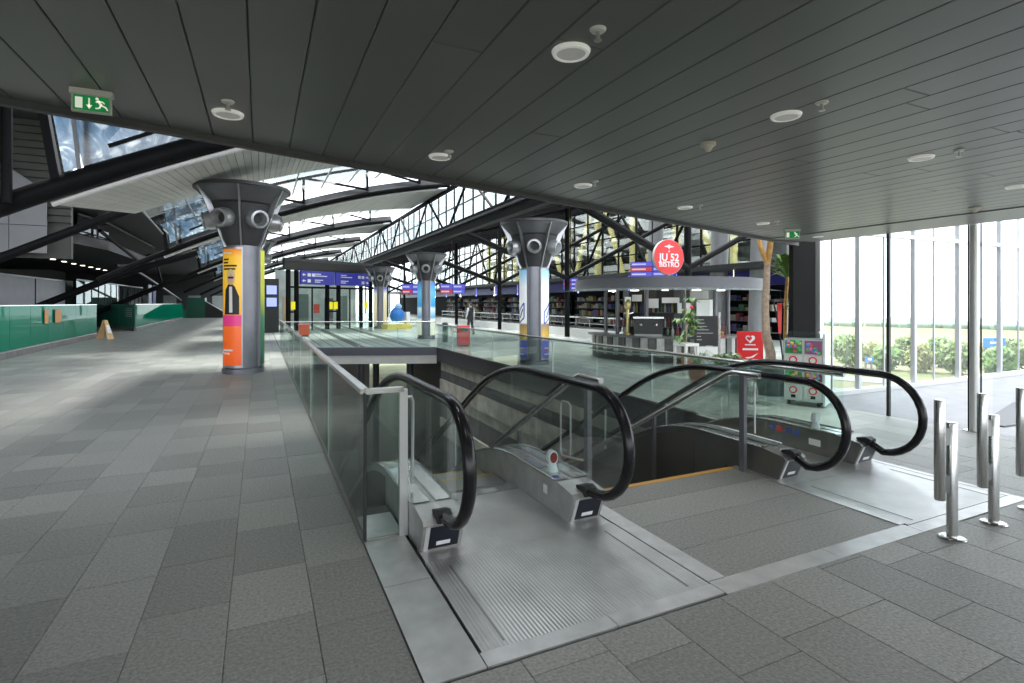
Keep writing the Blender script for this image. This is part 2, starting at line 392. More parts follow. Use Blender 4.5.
for a, b in zip(pxs, pxs[1:]):
    MB().box(a + .02, b - .02, FY - .008, FY + .008, -.1, 7).build('pane', GLWIN, fac)
MB().box(9.2, 34, FY - .05, FY + .05, 3.0, 3.07).build('transom', WHITE, fac)
MB().box(9.2, 34, FY - .1, FY + .1, -.4, .07).build('kerb', mat('kerb', (.5, .5, .5), .6), fac)
# low wedge shaped well beside the window
wl = MB().prism([(9.2, 4.0), (11.6, 4.6), (11.6, 3.6), (9.2, 3.75)], -.002, .02)
struct(wl.build('trim_3', mat('well_dark', (.10, .10, .11), .6)))

# ---- the opening: lower hall, side walls of concrete boards, slab edges
LZ = -5.6
struct(MB().box(-3, 16, 2, 45, LZ - .2, LZ).build('floor_lower', mat('lower_floor', (.10, .10, .105), .35, noise=(2, .2))))
wv = struct(MB().box(XR + .18, XR + .5, 3.6, 24, LZ, -.5).build('wall_opening_right', JOINT))
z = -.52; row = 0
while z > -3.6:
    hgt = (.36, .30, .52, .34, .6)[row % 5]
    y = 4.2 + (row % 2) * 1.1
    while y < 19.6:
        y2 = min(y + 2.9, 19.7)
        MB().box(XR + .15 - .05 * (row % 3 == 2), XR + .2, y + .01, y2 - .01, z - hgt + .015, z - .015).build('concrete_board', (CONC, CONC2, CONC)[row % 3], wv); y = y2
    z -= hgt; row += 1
struct(MB().box(XR - .01, XR + .55, 4.2, 19.75, -.50, -.004).build('trim_4', mat('slab_edge', (.035, .033, .04), .5)))
struct(MB().box(XL - .5, XL - .02, 4.3, 24, LZ, -.5).box(XL - .05, XL + .02, 4.4, 24, -.5, -.003).build('wall_opening_left', mat('void_wall', (.09, .09, .09), .7)))
struct(MB().box(-1, 8, 44, 44.3, LZ, -.5).build('wall_opening_back', JOINT))
# lower hall: lit counters and columns seen in the gap under the bridge
lr = random.Random(4)
for i in range(5):
    xx = 1.6 + i * .95
    t = thing('lower_column', ['slim grey column in the lower hall under the bridge, %s' % w for w in ('leftmost', 'second from left', 'middle one', 'second from right', 'rightmost')][i], 'column', (xx, 21 + (i % 2) * 2, LZ))
    MB().lathe([(.14, 0), (.14, 5)], 12).build('shaft', DGREY, t, smooth=True)
    MB().lathe([(.2, 0), (.2, .1), (.15, .12)], 12).build('base', STEELD, t, smooth=True)

# ---- bridge across the opening
BA = (XL, 21.9); BB = (XR, 19.75)
def by(x): return BA[1] + (BB[1] - BA[1]) * (x - BA[0]) / (BB[0] - BA[0])
bridge = struct(MB().prism([(XL, by(XL) + .06), (XR, by(XR) + .06), (XR, 60), (XL, 60)], -.5, -.012).build('floor_bridge', JOINT))
PLK = mat('bridge_plank', (.34, .36, .34), .4, noise=(4, .1), rnd=.12); PLKD = mat('bridge_plank_dark', (.05, .055, .05), .35)
x = XL + .03; i = 0
while x < XR - .05:
    w = .30 if i % 5 == 2 else .40
    x2 = min(x + w, XR - .01)
    MB().prism([(x, by(x) + .1), (x2 - .045, by(x2) + .1), (x2 - .045, 60), (x, 60)], -.012, 0).build('plank', PLKD if i % 5 == 2 else PLK, bridge)
    x = x2; i += 1
a3 = (XL, by(XL), 0); b3 = (XR, by(XR), 0)
struct(MB().obox((XL, by(XL), -.14), (XR, by(XR), -.14), .1, .3).build('trim_5', mat('purple_fascia', (.10, .095, .12), .45)))
struct(MB().obox((XL, by(XL) + .03, -.45), (XR, by(XR) + .03, -.45), .1, .32).build('trim_6', mat('white_fascia', (.62, .60, .57), .5, noise=(3, .06))))

# ================================================================== GLASS RAILINGS
def railing(name, label, pts, step, ztop, zbot=-.02, rail_r=.03, cat='railing', gl=GLRAIL, flat=False, cl=True):
    loc = (pts[0][0], pts[0][1], 0)
    t = thing(name, label, cat, loc)
    L = lambda p, z: (p[0] - loc[0], p[1] - loc[1], z)
    for a, b in zip(pts, pts[1:]):
        d = math.dist(a, b); n = max(1, round(d / step)); ux, uy = (b[0] - a[0]) / d, (b[1] - a[1]) / d
        for i in range(n):
            s0, s1 = d * i / n + .012, d * (i + 1) / n - .012
            p = (a[0] + ux * s0, a[1] + uy * s0); q = (a[0] + ux * s1, a[1] + uy * s1)
            MB().obox(L(p, (zbot + ztop) / 2), L(q, (zbot + ztop) / 2), .016, ztop - zbot - .03).build('pane', gl, t)
            if cl and i:
                m_ = (a[0] + ux * d * i / n, a[1] + uy * d * i / n)
                MB().obox(L(m_, zbot), L(m_, ztop - .04), .012, .014).build('joint_strip', mat('seal_light', (.5, .55, .52), .4), t)
    if flat:
        for a, b in zip(pts, pts[1:]): MB().obox(L(a, ztop), L(b, ztop), .06, .035).build('top_rail', STEEL, t)
    else:
        MB().tube([L(p, ztop) for p in pts], rail_r, 10).build('top_rail', STEEL, t, smooth=True)
    MB().tube([L(p, zbot + .02) for p in pts], .02, 6).build('bottom_channel', STEELD, t)
    return t
lr_ = railing('glass_railing', 'long glass railing with steel top rail beside the left walkway', [(.95, 3.89), (.675, 3.89), (.675, 21.8)], 2.3, 1.07, flat=True, rail_r=.03)
MB().box(-.03, .03, -.02, .02, 0, 1.07).build('end_post', mat('satin_post', (.62, .62, .61), .35, metal=.6), lr_)
MB().box(-.285, -.265, -.015, .015, 0, 1.06).build('corner_seal', BLACK, lr_)
railing('glass_railing', 'glass railing with round steel rail along the right side of the opening', [(XR, 19.7), (XR, 9), (XR - .02, 3.95)], 1.75, .87, rail_r=.028)
railing('glass_railing', 'glass railing running across the front edge of the bridge', [(.72, by(.72) + .12), (XR, by(XR) + .12)], 1.3, .98, rail_r=.022)

# ================================================================== ESCALATORS
Y1, Y2, SL = 4.5, 5.9, -.577
def zo(y):
    if y <= Y1: return 0.
    if y <= Y2: return SL * (y - Y1) ** 2 / (2 * (Y2 - Y1))
    return SL * (Y2 - Y1) / 2 + SL * (y - Y2)
YE = 14.6
YS = [3.75, 4.1, 4.5] + [4.5 + .14 * i for i in range(1, 11)] + [6.5, 8, 10, 12, YE]
PLATE_RIB = None
def rib_mat():
    m = mat('ribbed_plate', (.52, .52, .51), .34, metal=.8, noise=(3, .16)); n = m.node_tree; b = n.nodes['Principled BSDF']
    g = n.nodes.new('ShaderNodeNewGeometry'); w = n.nodes.new('ShaderNodeTexWave'); w.bands_direction = 'X'; w.inputs['Scale'].default_value = 14.; w.inputs['Distortion'].default_value = .0; w.inputs['Detail Scale'].default_value = .6
    n.links.new(g.outputs['Position'], w.inputs['Vector']); bp = n.nodes.new('ShaderNodeBump'); bp.inputs['Strength'].default_value = .22; bp.inputs['Distance'].default_value = .01
    n.links.new(w.outputs['Fac'], bp.inputs['Height']); n.links.new(bp.outputs[0], b.inputs['Normal']); return m
RIB = rib_mat()
LBL = mat('label_dark', (.012, .015, .025), .4)
def escalator(label, xl, xr, h, glow):
    # xl, xr: handrail lines; decks are 0.3 wide
    ox, oy = (xl + xr) / 2, 3.3
    t = thing('escalator', label, 'escalator', (ox, oy, 0))
    B = lambda mb, n, m, p=t, sm=False: mb.xf(Matrix.Translation((-ox, -oy, 0))).build(n, m, p, smooth=sm)
    dw0, dw1 = .14, .15
    for s, hx in ((-1, xl), (1, xr)):
        x0, x1 = hx - .145, hx + .145
        # deck body
        prof = [(3.56, .004), (3.475, .205), (3.50, .235), (3.72, .265)] + [(y, .265 + zo(y)) for y in YS[1:]]
        low = [(y, min(-.03, zo(y) - .75)) for y in reversed(YS[2:])] + [(4.2, -.03)]
        B(MB().prism_x(prof + low, x0, x1), 'balustrade_base', STEELD if h < 1.0 else STEELB)
        # upper deck covers: two strips with a recessed glass slot
        for a, b in ((x0 - .004, hx - .022), (hx + .022, x1 + .004)):
            A_ = [(a, y, .272 + zo(y)) for y in YS]; B_ = [(b, y, .272 + zo(y)) for y in YS]
            B(MB().strip(A_, B_), 'deck_cover', STEEL)
            break_ = 0
        for xx in (x0 - .006, x1 + .006):
            A_ = [(xx, y, .275 + zo(y)) for y in YS]; B(MB().tube(A_, .009, 6), 'deck_edge', STEEL, sm=True)
        # dark side cladding towards the stairs and the void
        xx = x1 + .004 if s > 0 else x0 - .004
        A_ = [(xx, y, .2 + zo(y)) for y in YS[3:]]; B_ = [(xx, y, -.02 + zo(y) - .7) for y in YS[3:]]
        B(MB().strip(A_, B_), 'side_cladding', mat('cladding', (.13, .125, .115), .4, metal=.4, noise=(2, .1)))
        # glass balustrade
        cy, cz, R = 3.385, h - .40, .365
        ys = [cy - R + R * (1 - math.cos(PI / 2 * i / 9)) for i in range(10)]
        top, bot = [], []
        for y in ys:
            dz = math.sqrt(max(0, R * R - (y - cy) ** 2)); top.append((y, cz + dz)); bot.append((y, max(cz - dz, .24)))
        for y in YS: top.append((y, h - .035 + zo(y))); bot.append((y, .27 + zo(y)))
        g = MB().strip([(hx - .006, y, z) for y, z in top], [(hx - .006, y, z) for y, z in bot]).strip([(hx + .006, y, z) for y, z in bot], [(hx + .006, y, z) for y, z in top])
        gp = B(g, 'glass_panel', GLESC)
        for yj in (6.6, 9.2):
            B(MB().obox((hx, yj, .27 + zo(yj)), (hx, yj, h - .04 + zo(yj)), .016, .01), 'glass_joint', mat('seal_light', (.5, .55, .52), .4), gp)
        # handrail
        R2 = .40
        path = [(hx, 3.58, .235), (hx, 3.50, .245)]
        a0 = -math.acos(0.0) * .94
        for i in range(15):
            a = -PI / 2 - PI * .03 - (PI * .97) * i / 14
            path.append((hx, 3.385 + R2 * math.cos(a), cz + R2 * math.sin(a)))
        path = path[:2] + [p for p in path[2:]]
        path += [(hx, y, h + zo(y)) for y in YS]
        hr = MB().tube(path, .037, 10); hr.v = [(hx + (p[0] - hx) * 1.15, p[1], p[2]) for p in hr.v]
        B(hr, 'handrail', RUBBER, sm=60)
        bt = MB().prism_x([(3.56, .20), (3.455, .215), (3.45, .275), (3.50, .292), (3.60, .268)], hx - .05, hx + .05)
        B(bt, 'handrail_inlet', BLACK)
        # front label plate
        def on_front(xa, xb, f0, f1, off):
            P = lambda f: (3.56 + (3.475 - 3.56) * f - off, .004 + .201 * f)
            a, b = P(f0), P(f1); return MB().add([(xa, a[0], a[1]), (xb, a[0], a[1]), (xb, b[0], b[1]), (xa, b[0], b[1])], [(0, 1, 2, 3)])
        l = B(on_front(hx - .095, hx + .12, .06, .93, .004), 'newel_plate', LBL)
        B(on_front(hx - .04, hx + .06, .18, .34, .008), 'badge', SIGNW, l)
        B(on_front(hx - .125, hx - .095, .0, .98, .006), 'plate_trim', mat('trim_bright', (.75, .75, .75), .35, metal=.4), l)
    xi0, xi1 = xl + .15, xr - .15
    B(MB().box(xl - .155, xr + .155, 2.41, 3.4, -.02, .004), 'landing_plate', RIB)
    B(MB().box(xi0, xi1, 3.404, 4.4, -.02, .004), 'landing_plate', RIB)
    B(MB().box(xl - .15, xi0 + .0, 3.404, 3.62, -.02, .003), 'landing_plate', STEELB)
    B(MB().box(xi1, xr + .15, 3.404, 3.62, -.02, .003), 'landing_plate', STEELB)
    for xx in (xl - .02, xr + .02):
        B(MB().box(xx - .006, xx + .006, 2.45, 3.3, .003, .006), 'plate_joint', STEELD)
    B(MB().prism_x([(4.405, -.02), (4.405, .006), (4.50, .014), (4.6, .002), (4.6, -.02)], xi0, xi1), 'comb', STEEL)
    # moving steps
    sm_ = mat('step_tread', (.30, .30, .29), .4, metal=.8, noise=(2, .1))
    y = 4.6; k = 0
    while y < YE - .3:
        zz = round(zo(y + .2 - .1), 3) - .02
        st = MB().box(xi0 + .008, xi1 - .008, y, y + .405, zz - .24, zz)
        so = B(st, 'step', sm_)
        if k < 8:
            B(MB().box(xi0 + .01, xi1 - .01, y + .375, y + .404, zz, zz + .003), 'step_edge', mat('step_yellow', (.5, .38, .05), .6), so)
        y += .405; k += 1
    return t
e1 = escalator('left escalator with black handrails and steel landing plate beside the glass railing', 1.13, 2.30, 1.06, 0)
e2 = escalator('right escalator with black handrails farther from the walkway, past the stairs', 4.64, 5.80, .965, 0)
# fittings on the two escalators' decks
def lamp_post(e, x, y, z, face):
    loc = e.location; t = MB().lathe_at([(.05, 0), (.045, .02), (.035, .06), (.02, .08)], (x - loc.x, y - loc.y, z), 12)
    o = t.build('signal_foot', mat('signal_foot', (.55, .68, .68), .3), e, smooth=True)
    b = MB(); n = 16
    pts = [(.045 * math.cos(2 * PI * i / n), .05 * math.sin(2 * PI * i / n)) for i in range(n)]
    b.prism_y([(p[0], p[1] * 1.2) for p in pts], -.02, .03); b.xf(Matrix.Translation((x - loc.x, y - loc.y, z + .12)))
    s = b.build('signal_head', mat('signal_body', (.6, .68, .68), .35), e)
    b = MB(); b.prism_y([(p[0] * .75, p[1] * .9) for p in pts], -.026, -.02); b.xf(Matrix.Translation((x - loc.x, y - loc.y, z + .12)))
    b.build('signal_face', mat(face, (.16, .012, .012), .4), s)
lamp_post(e1, 2.25, 3.97, .27, 'signal_red'); lamp_post(e2, 5.74, 4.05, .27, 'signal_body')
def decal(e, cx, cy, w, l, m, name='sticker'):
    loc = e.location; MB().box(cx - w / 2 - loc.x, cx + w / 2 - loc.x, cy - l / 2 - loc.y, cy + l / 2 - loc.y, .272, .2755).build(name, m, e)
decal(e1, 2.215, 4.25, .07, .3, mat('sticker_grey', (.25, .28, .33), .5)); decal(e1, 2.20, 3.83, .05, .05, mat('sticker_blue', (.05, .1, .35), .5))
def side_sticker(e, x, y, z, w, hh, m):
    loc = e.location; MB().box(x - .003 - loc.x, x - loc.x, y - w / 2 - loc.y, y + w / 2 - loc.y, z - hh / 2, z + hh / 2).build('sticker', m, e)
side_sticker(e1, 2.153, 3.92, .15, .06, .07, SIGNW)
for i, (yy, m) in enumerate(((4.55, MATS['sticker_blue']), (4.45, REDM), (4.33, MATS['sticker_blue']), (4.22, MATS['sticker_blue']))): side_sticker(e2, 5.653, yy, .19, .07, .06, m)
side_sticker(e2, 5.653, 4.0, .13, .14, .07, SIGNW)

# ================================================================== STAIRS
st = thing('staircase', 'grey stone stairs with orange edge going down between the escalators', 'stairs', (3.5, 4.0, 0))
STN = mat('stair_stone', (.16, .16, .155), .6, noise=(5, .15))
for k in range(30):
    y = 4.06 + .30 * k; z = -.1708 * (k + 1)
    MB().box(2.62 - 3.5, 4.40 - 3.5, y - 4, y + .32 - 4, z - .17, z).build('step', STN, st)
MB().box(2.61 - 3.5, 4.41 - 3.5, 0, .06, -.17, .004).build('nosing', ORANGE, st)
def srail(label, x, hx, ya, yb, za, zb, zr):
    t = thing('stair_handrail', label, 'handrail', (x, 3.9, 0))
    pts = [(0, -.2, zr), (0, .12, zr), (0, .2, zr - .025)] + [(0, .2 + s, zr - .025 - .567 * s) for s in (1, 3, 6, 9)]
    MB().tube(pts, .028, 12).build('rail', STEEL, t, smooth=True)
    MB().box(-.022, .022, -.03, .03, 0, .97).build('post', MGREY, t)
    for s in (1.35, 2.9, 4.5, 6.1):
        zt = .96 - .567 * (s - .2); MB().box(-.018, .018, s - .02, s + .02, zt - .95, zt).build('post', MGREY, t)
    MB().tube([(hx, ya, za + .04), (hx, ya, zb - .03), (hx, ya + .03, zb), (hx, yb - .03, zb), (hx, yb, zb - .03), (hx, yb, za + .03), (hx, yb - .03, za), (0, 0, za)], .009, 6).build('guard_hoop', MATS['satin_post'], t, smooth=True)
srail('stainless stair handrail on the left side of the stairs', 2.56, -.10, .12, .29, .33, .82, 1.055)
srail('stainless stair handrail on the right side of the stairs', 4.42, .05, -.10, .06, .36, .93, .985)
t = tag(MB().tube([(-.02, -.03, .99), (.03, 0, .99), (.065, .03, .985), (.085, .05, .94), (.085, .06, .6), (.08, .06, .31)], .012, 8).build('guard_hoop', MATS['satin_post'], smooth=True),
        'bent light steel guard hoop beside the glass railing end post', 'guard'); t.location = (.98, 4.0, 0)

# ================================================================== BOLLARDS
def bollard(label, x, y):
    t = thing('bollard', label, 'bollard', (x, y, 0), group='steel twin tube bollards')
    MB().lathe([(.085, 0), (.085, .008), (.075, .014), (.04, .016)], 20).build('base_flange', STEEL, t, smooth=40)
    MB().lathe([(.034, .01), (.034, .83), (.031, .838)], 18).build('post', STEEL, t, smooth=40)
    MB().lathe([(.030, .29), (.034, .298), (.034, 1.0), (.031, 1.008)], 18, (-.118, .02)).build('guard_tube', STEEL, t, smooth=40)
    for z in (.40, .74):
        MB().box(-.095, -.025, -.002, .022, z - .06, z + .06).build('bracket', STEELD, t)
bollard('twin tube steel bollard nearest the stairs', 4.52, 2.14)
bollard('twin tube steel bollard in the middle of the row by the window', 5.12, 2.15)
bollard('twin tube steel bollard at the right edge, partly cut off', 5.74, 2.16)

# ================================================================== CEILING FITTINGS
LAMPW = mat('lamp_ring', (.9, .9, .88), .4, emit=((1, .97, .92), .06)); LAMPG = mat('lamp_diffuser', (.55, .55, .53), .4, emit=((1, .97, .9), .03))
dl = [(571, 51, 'large round downlight nearest the top edge of the picture'), (228, 113, 'round downlight to the right of the green exit sign'),
      (440, 156, 'round downlight above the end of the roof truss'), (786, 115, 'round downlight in the right half, between two sprinklers'),
      (921, 157, 'round downlight left of the steel twin post'), (583, 185, 'small round downlight above the grey column near the ceiling edge'),
      (685, 207, 'small round downlight above the red bistro sign'), (763, 223, 'small round downlight above the yucca trunk'),
      (1016, 186, 'round downlight cut off by the right edge'), (818, 236, 'tiny round downlight at the black wall end')]
# unseen downlights added overhead and behind the camera to brighten the front floor
dlx = [(-1.2, .4), (1.2, -.4), (3.6, -1.0), (6.0, -1.4), (-3.4, 1.6), (.0, -2.6), (2.4, -3.2), (4.8, -3.8), (-2.4, -2.0)]
for i_, (x_, y_) in enumerate(dlx): dl.append((x_, y_, None))
for u, v, lb in dl:
    x, y, z = gz(u, v, CZ) if lb else (u, v, CZ); t = thing('ceiling_downlight', lb or 'added round ceiling downlight outside the picture, %s' % ('nearest left', 'overhead', 'right of overhead', 'far right by the window', 'far left', 'behind the camera', 'behind and right', 'behind near the window', 'behind and left')[dlx.index((u, v))], 'ceiling light', (x, y, CZ), group='round ceiling downlights')
    r = .075
    MB().lathe([(r * .80, -.012), (r * .83, -.017), (r * 1.0, -.016), (r * 1.08, -.004), (r * 1.08, .0)], 28).build('ring', LAMPW, t, smooth=True)
    MB().lathe([(1e-4, -.006), (r * .62, -.007), (r * .82, -.013)], 28).build('diffuser', LAMPG, t, smooth=True)
    ld = bpy.data.lights.new('downlight_lamp', 'AREA'); ld.shape = 'DISK'; ld.size = .1; ld.energy = 1.25; ld.color = (1, .97, .92)
    lo = bpy.data.objects.new('downlight_lamp', ld); COL.objects.link(lo); lo.parent = t; lo.location = (0, 0, -.022)
sp = [(598, 29, 'sprinkler head beside the largest downlight'), (228, 101, 'sprinkler head right of the exit sign'), (449, 151, 'sprinkler head above the roof truss end'),
      (822, 102, 'sprinkler head right of the central right downlight'), (959, 150, 'sprinkler head above the steel twin post'), (595, 181, 'sprinkler head near the ceiling edge above the grey column'),
      (700, 205, 'sprinkler head above the blue info boards'), (777, 221, 'sprinkler head above the yucca leaves')]
CHR = mat('sprinkler_metal', (.6, .58, .54), .3, metal=.7)
for u, v, lb in sp:
    x, y, z = gz(u, v, CZ); t = thing('sprinkler', lb, 'sprinkler', (x, y, CZ), group='ceiling sprinklers')
    MB().lathe([(.002, -.012), (.026, -.011), (.032, -.004), (.032, 0)], 16).build('escutcheon', WHITE, t, smooth=True)
    MB().lathe([(.008, -.042), (.008, -.01)], 10).build('nozzle', CHR, t, smooth=True)
    MB().lathe([(.002, -.047), (.015, -.046), (.015, -.042), (.002, -.041)], 12).build('deflector', CHR, t)
for u, v, lb, r in ((708, 146, 'cream smoke detector in the middle of the ceiling', .05), (975, 209, 'dome shaped smoke detector next to the steel twin post', .055)):
    x, y, z = gz(u, v, CZ - .02); t = thing('smoke_detector', lb, 'smoke detector', (x, y, CZ), group='smoke detectors')
    MB().lathe([(r * .85, -.022), (r, -.018), (r, 0)], 20).build('base', mat('cream_plastic', (.6, .57, .48), .5), t, smooth=40)
    MB().lathe([(.002, -.058), (r * .3, -.055), (r * .55, -.035), (r * .8, -.022)], 20).build('chamber', MATS['cream_plastic'], t, smooth=True)

# exit signs
EXG = mat('exit_green', (.0, .25, .06), .4, emit=((0, .5, .12), .05)); EXW = mat('exit_white', (.85, .85, .75), .4, emit=((1, 1, .85), .12))
def exit_sign(label, loc, rz, s, arrow=True):
    t = thing('exit_sign', label, 'exit sign', loc, rz)
    MB().box(-.10 * s, .10 * s, -.012, .012, -.115 * s, -.0).build('case', mat('sign_case', (.45, .45, .42), .4), t)
    MB().box(-.108 * s, .108 * s, -.02, .02, -.008, .02).build('bracket', mat('sign_bracket', (.55, .53, .5), .4), t)
    MB().box(-.088 * s, .088 * s, -.016, -.012, -.106 * s, -.016 * s).build('face', EXG, t)
    MB().box(-.078 * s, -.042 * s, -.019, -.016, -.096 * s, -.03 * s).build('door_pictogram', EXW, t)
    if arrow:
        MB().box(-.013 * s, -.005 * s, -.019, -.016, -.085 * s, -.03 * s).prism_y([(-.025 * s, -.072 * s), (-.009 * s, -.097 * s), (.007 * s, -.072 * s)], -.019, -.016).build('arrow_pictogram', EXW, t)
    r = MB()
    def seg(a, b, w): r.obox((a[0] * s, -.0175, a[1] * s), (b[0] * s, -.0175, b[1] * s), .003, w * s)
    seg((.035, -.04), (.052, -.068), .014); seg((.052, -.068), (.075, -.078), .009); seg((.075, -.078), (.083, -.095), .008); seg((.05, -.066), (.042, -.085), .009); seg((.042, -.085), (.022, -.09), .008)
    seg((.04, -.046), (.058, -.045), .007); seg((.058, -.045), (.068, -.056), .007); seg((.036, -.044), (.024, -.052), .007)
    n = 10; r.prism_y([(.030 * s + .0085 * s * math.cos(2 * PI * i / n), -.030 * s + .0085 * s * math.sin(2 * PI * i / n)) for i in range(n)], -.019, -.016)
    r.build('running_figure', EXW, t)
    return t
x, y, z = gz(86, 83, CZ); exit_sign('green exit sign with arrow and running figure hanging at left', (x, y + .1, CZ - .02), 0, .80)
x, y, z = gz(792, 229, CZ); exit_sign('small green exit sign near the black wall end', (x, y, CZ - .02), -.5, 1.05, False)

# ================================================================== HALL ROOF
XT = 7.54
def az(x): d = XT - x; return 6.74 - .14 * d - .017 * d * d
YN = [11.2 + 11.4 * i for i in range(6)]; SWD = 6.5
def dzf(x): return .82 - .064 * (x + 3)
XS0 = -3.1
xs_all = [XS0 + (XT - XS0) * i / 20 for i in range(21)]
for i, yn in enumerate(YN):
    yf = yn + SWD
    sh = MB()
    A = [(x, yn, az(x) + .03) for x in xs_all]; B_ = [(x, yf, az(x) + dzf(x) + .03) for x in xs_all]
    sh.strip(A, B_); A2 = [(p[0], p[1], p[2] + .25) for p in A]; B2 = [(p[0], p[1], p[2] + .25) for p in B_]
    sh.strip(B2, A2); sh.strip(B_, B2)
    shell = struct(sh.build('ceiling_shell', mat('shell_back', (.2, .2, .19), .6)))
    if i < 3:
        n = 76 if i < 2 else 40
        for k in range(n):
            xa = XS0 + (XT - XS0) * k / n; xb = XS0 + (XT - XS0) * (k + 1) / n - .012
            p = [(xa, yn + .03, az(xa)), (xb, yn + .03, az(xb)), (xb, yf - .02, az(xb) + dzf(xb)), (xa, yf - .02, az(xa) + dzf(xa))]
            q = [(a, b, c + .02) for a, b, c in p]
            MB().add(p + q, [(3, 2, 1, 0), (0, 1, 5, 4), (1, 2, 6, 5), (2, 3, 7, 6), (3, 0, 4, 7)]).build('soffit_board', SOFF, shell)
    else:
        MB().strip([(x, yn + .03, az(x)) for x in xs_all], [(x, yf - .02, az(x) + dzf(x)) for x in xs_all]).build('soffit', SOFFJ, shell)
    MB().tube([(x, yn, az(x) + .0) for x in xs_all], .045, 6).build('rim', RIM, shell, smooth=True)
    # arched beam along the near edge, with its raised top chord, posts and diagonals
    xb0 = -9 if i == 0 else -5.0
    xb = [xb0 + (XT - xb0) * j / 26 for j in range(27)]
    br = .17 if i == 0 else .10
    beam = struct(MB().tube([(x, yn - .12, az(x) + .05 + br) for x in xb], br, 10).build('trim_beam', DARK, smooth=True))
    fb = MB(); f0 = [(x, yn - .02, az(x) + .2) for x in xb if x > XS0]; f1 = [(x, yn + .1, az(x) + (.75 if i == 0 else .5)) for x in xb if x > XS0]
    fb.strip(f0, f1); fb.strip([(p[0], p[1] + .1, p[2]) for p in f1], [(p[0], p[1] + .1, p[2]) for p in f0]); fb.build('fascia', DGREY, beam)
    tcx = [x for x in xb if x > XS0 + .3]
    def tz(x): return az(x) + 1.45 - .05 * (x + 3) / 10 * 6
    MB().tube([(x, yn - .1, tz(x)) for x in tcx], .055, 6).build('top_chord', DARK, beam)
    px_ = [-2.6, -.6, 1.55, 4.0, 6.2]
    for j, x in enumerate(px_):
        MB().obox((x, yn - .1, az(x) + .3), (x, yn - .1, tz(x)), .09, .09, (0, 1, 0)).build('web_post', DARK, beam)
        if j:
            x0 = px_[j - 1]; MB().tube([(x0, yn - .1, tz(x0)), (x, yn - .1, az(x) + .35)], .05, 6).build('web_diagonal', DARK, beam)
    # skylight glazing between this shell and the one before
    y0 = yn - 11.4 + SWD
    if i == 0: y0 = 7.0
    sky = sempty('window_roof')
    gx = [XS0 + (XT - XS0) * k / 10 for k in range(11)]
    for k in range(10 if i else 0):
        xa, xc = gx[k] + .02, gx[k + 1] - .02
        MB().add([(xa, y0, az(xa) + dzf(xa) + .3), (xc, y0, az(xc) + dzf(xc) + .3), (xc, yn + .1, az(xc) + .8), (xa, yn + .1, az(xa) + .8)], [(0, 1, 2, 3)]).build('pane', GLCLEAR, sky)
        MB().obox((gx[k], y0, az(gx[k]) + dzf(gx[k]) + .3), (gx[k], yn + .1, az(gx[k]) + .8), .035, .06).build('glazing_bar', mat('bar_grey', (.3, .3, .3), .5), sky)
    # steep side glazing with blue reflections painted as wavy colour, at the left end of the shell
    sg = sempty('window_side')
    ya = y0
    for (x0, x1) in ((-2.9, -2.72), (-2.66, -.9)):
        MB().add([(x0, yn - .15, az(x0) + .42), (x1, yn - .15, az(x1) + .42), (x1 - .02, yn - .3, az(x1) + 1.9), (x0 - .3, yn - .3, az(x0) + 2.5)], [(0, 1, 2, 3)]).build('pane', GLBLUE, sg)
    MB().obox((-2.98, yn - .15, az(-3.) + .2), (-3.3, yn - .3, az(-3.) + 2.6), .12, .16, (0, 1, 0)).build('frame', DARK, sg)
    MB().obox((-2.69, yn - .17, az(-2.7) + .3), (-2.86, yn - .32, az(-2.7) + 2.5), .05, .06, (0, 1, 0)).build('frame', MGREY, sg)
    MB().obox((-2.3, yn - .19, az(-2.3) + .62), (-1.25, yn - .19, az(-1.25) + .68), .05, .06, (0, 1, 0)).build('sill_bar', DARK, sg)
# unseen roof added to block daylight between low ceiling and first shell
struct(MB().strip([(x, 2.5, max(5.3, az(x) + 1.9)) for x in [-10 + i for i in range(15)] + [4.4]], [(x, 11.08, max(5.3, az(x) + 1.9) + .3) for x in [-10 + i for i in range(15)] + [4.4]]).strip(
    [(x, 11.08, max(5.3, az(x) + 1.9) + .5) for x in [-10 + i for i in range(15)] + [4.4]], [(x, 2.5, max(5.3, az(x) + 1.9) + .2) for x in [-10 + i for i in range(15)] + [4.4]]).build('ceiling_light_block', mat('upper_dark', (.05, .05, .05), .6)))

ru = sempty('window_roof_added')  # unseen glass roof added so daylight reaches the bistro floor
for k in range(4):
    xa = 4.42 + .85 * k; MB().add([(xa, 5.2, 8.2), (xa + .83, 5.2, 8.25), (xa + .83, 11.1, 8.5), (xa, 11.1, 8.45)], [(0, 1, 2, 3)]).build('pane', GLCLEAR, ru)
    MB().obox((xa, 5.2, 8.2), (xa, 11.1, 8.45), .05, .08).build('glazing_bar', DARK, ru)
# ---- longitudinal glazed truss on the right
ZB_, ZT_ = 4.72, 6.70
tr = sempty('window_truss')
MB().obox((XT, 6.2, ZT_), (XT, 92, ZT_), .16, .16).build('top_chord', DARK, tr)
MB().obox((XT, 6.2, ZB_), (XT, 92, ZB_), .30, .28).build('bottom_chord', DARK, tr)
MB().obox((XT - .12, 6.2, ZB_ + .34), (XT - .12, 92, ZB_ + .34), .05, .10).build('sill_beam', DARK, tr)
MB().obox((XT - .2, 6.2, ZB_ + .2), (XT - .2, 92, ZB_ + .2), .08, .08).build('chord_flange', DGREY, tr)
y = 11.2 - 5.7; k = 0
while y < 68:
    for (a, b) in (((y, ZB_), (y + 2.85, ZT_)), ((y + 2.85, ZT_), (y + 5.7, ZB_))):
        MB().tube([(XT - .1, a[0], a[1]), (XT - .1, b[0], b[1])], .05, 6).build('web_diagonal', DARK, tr)
    y += 5.7
y = 6.4
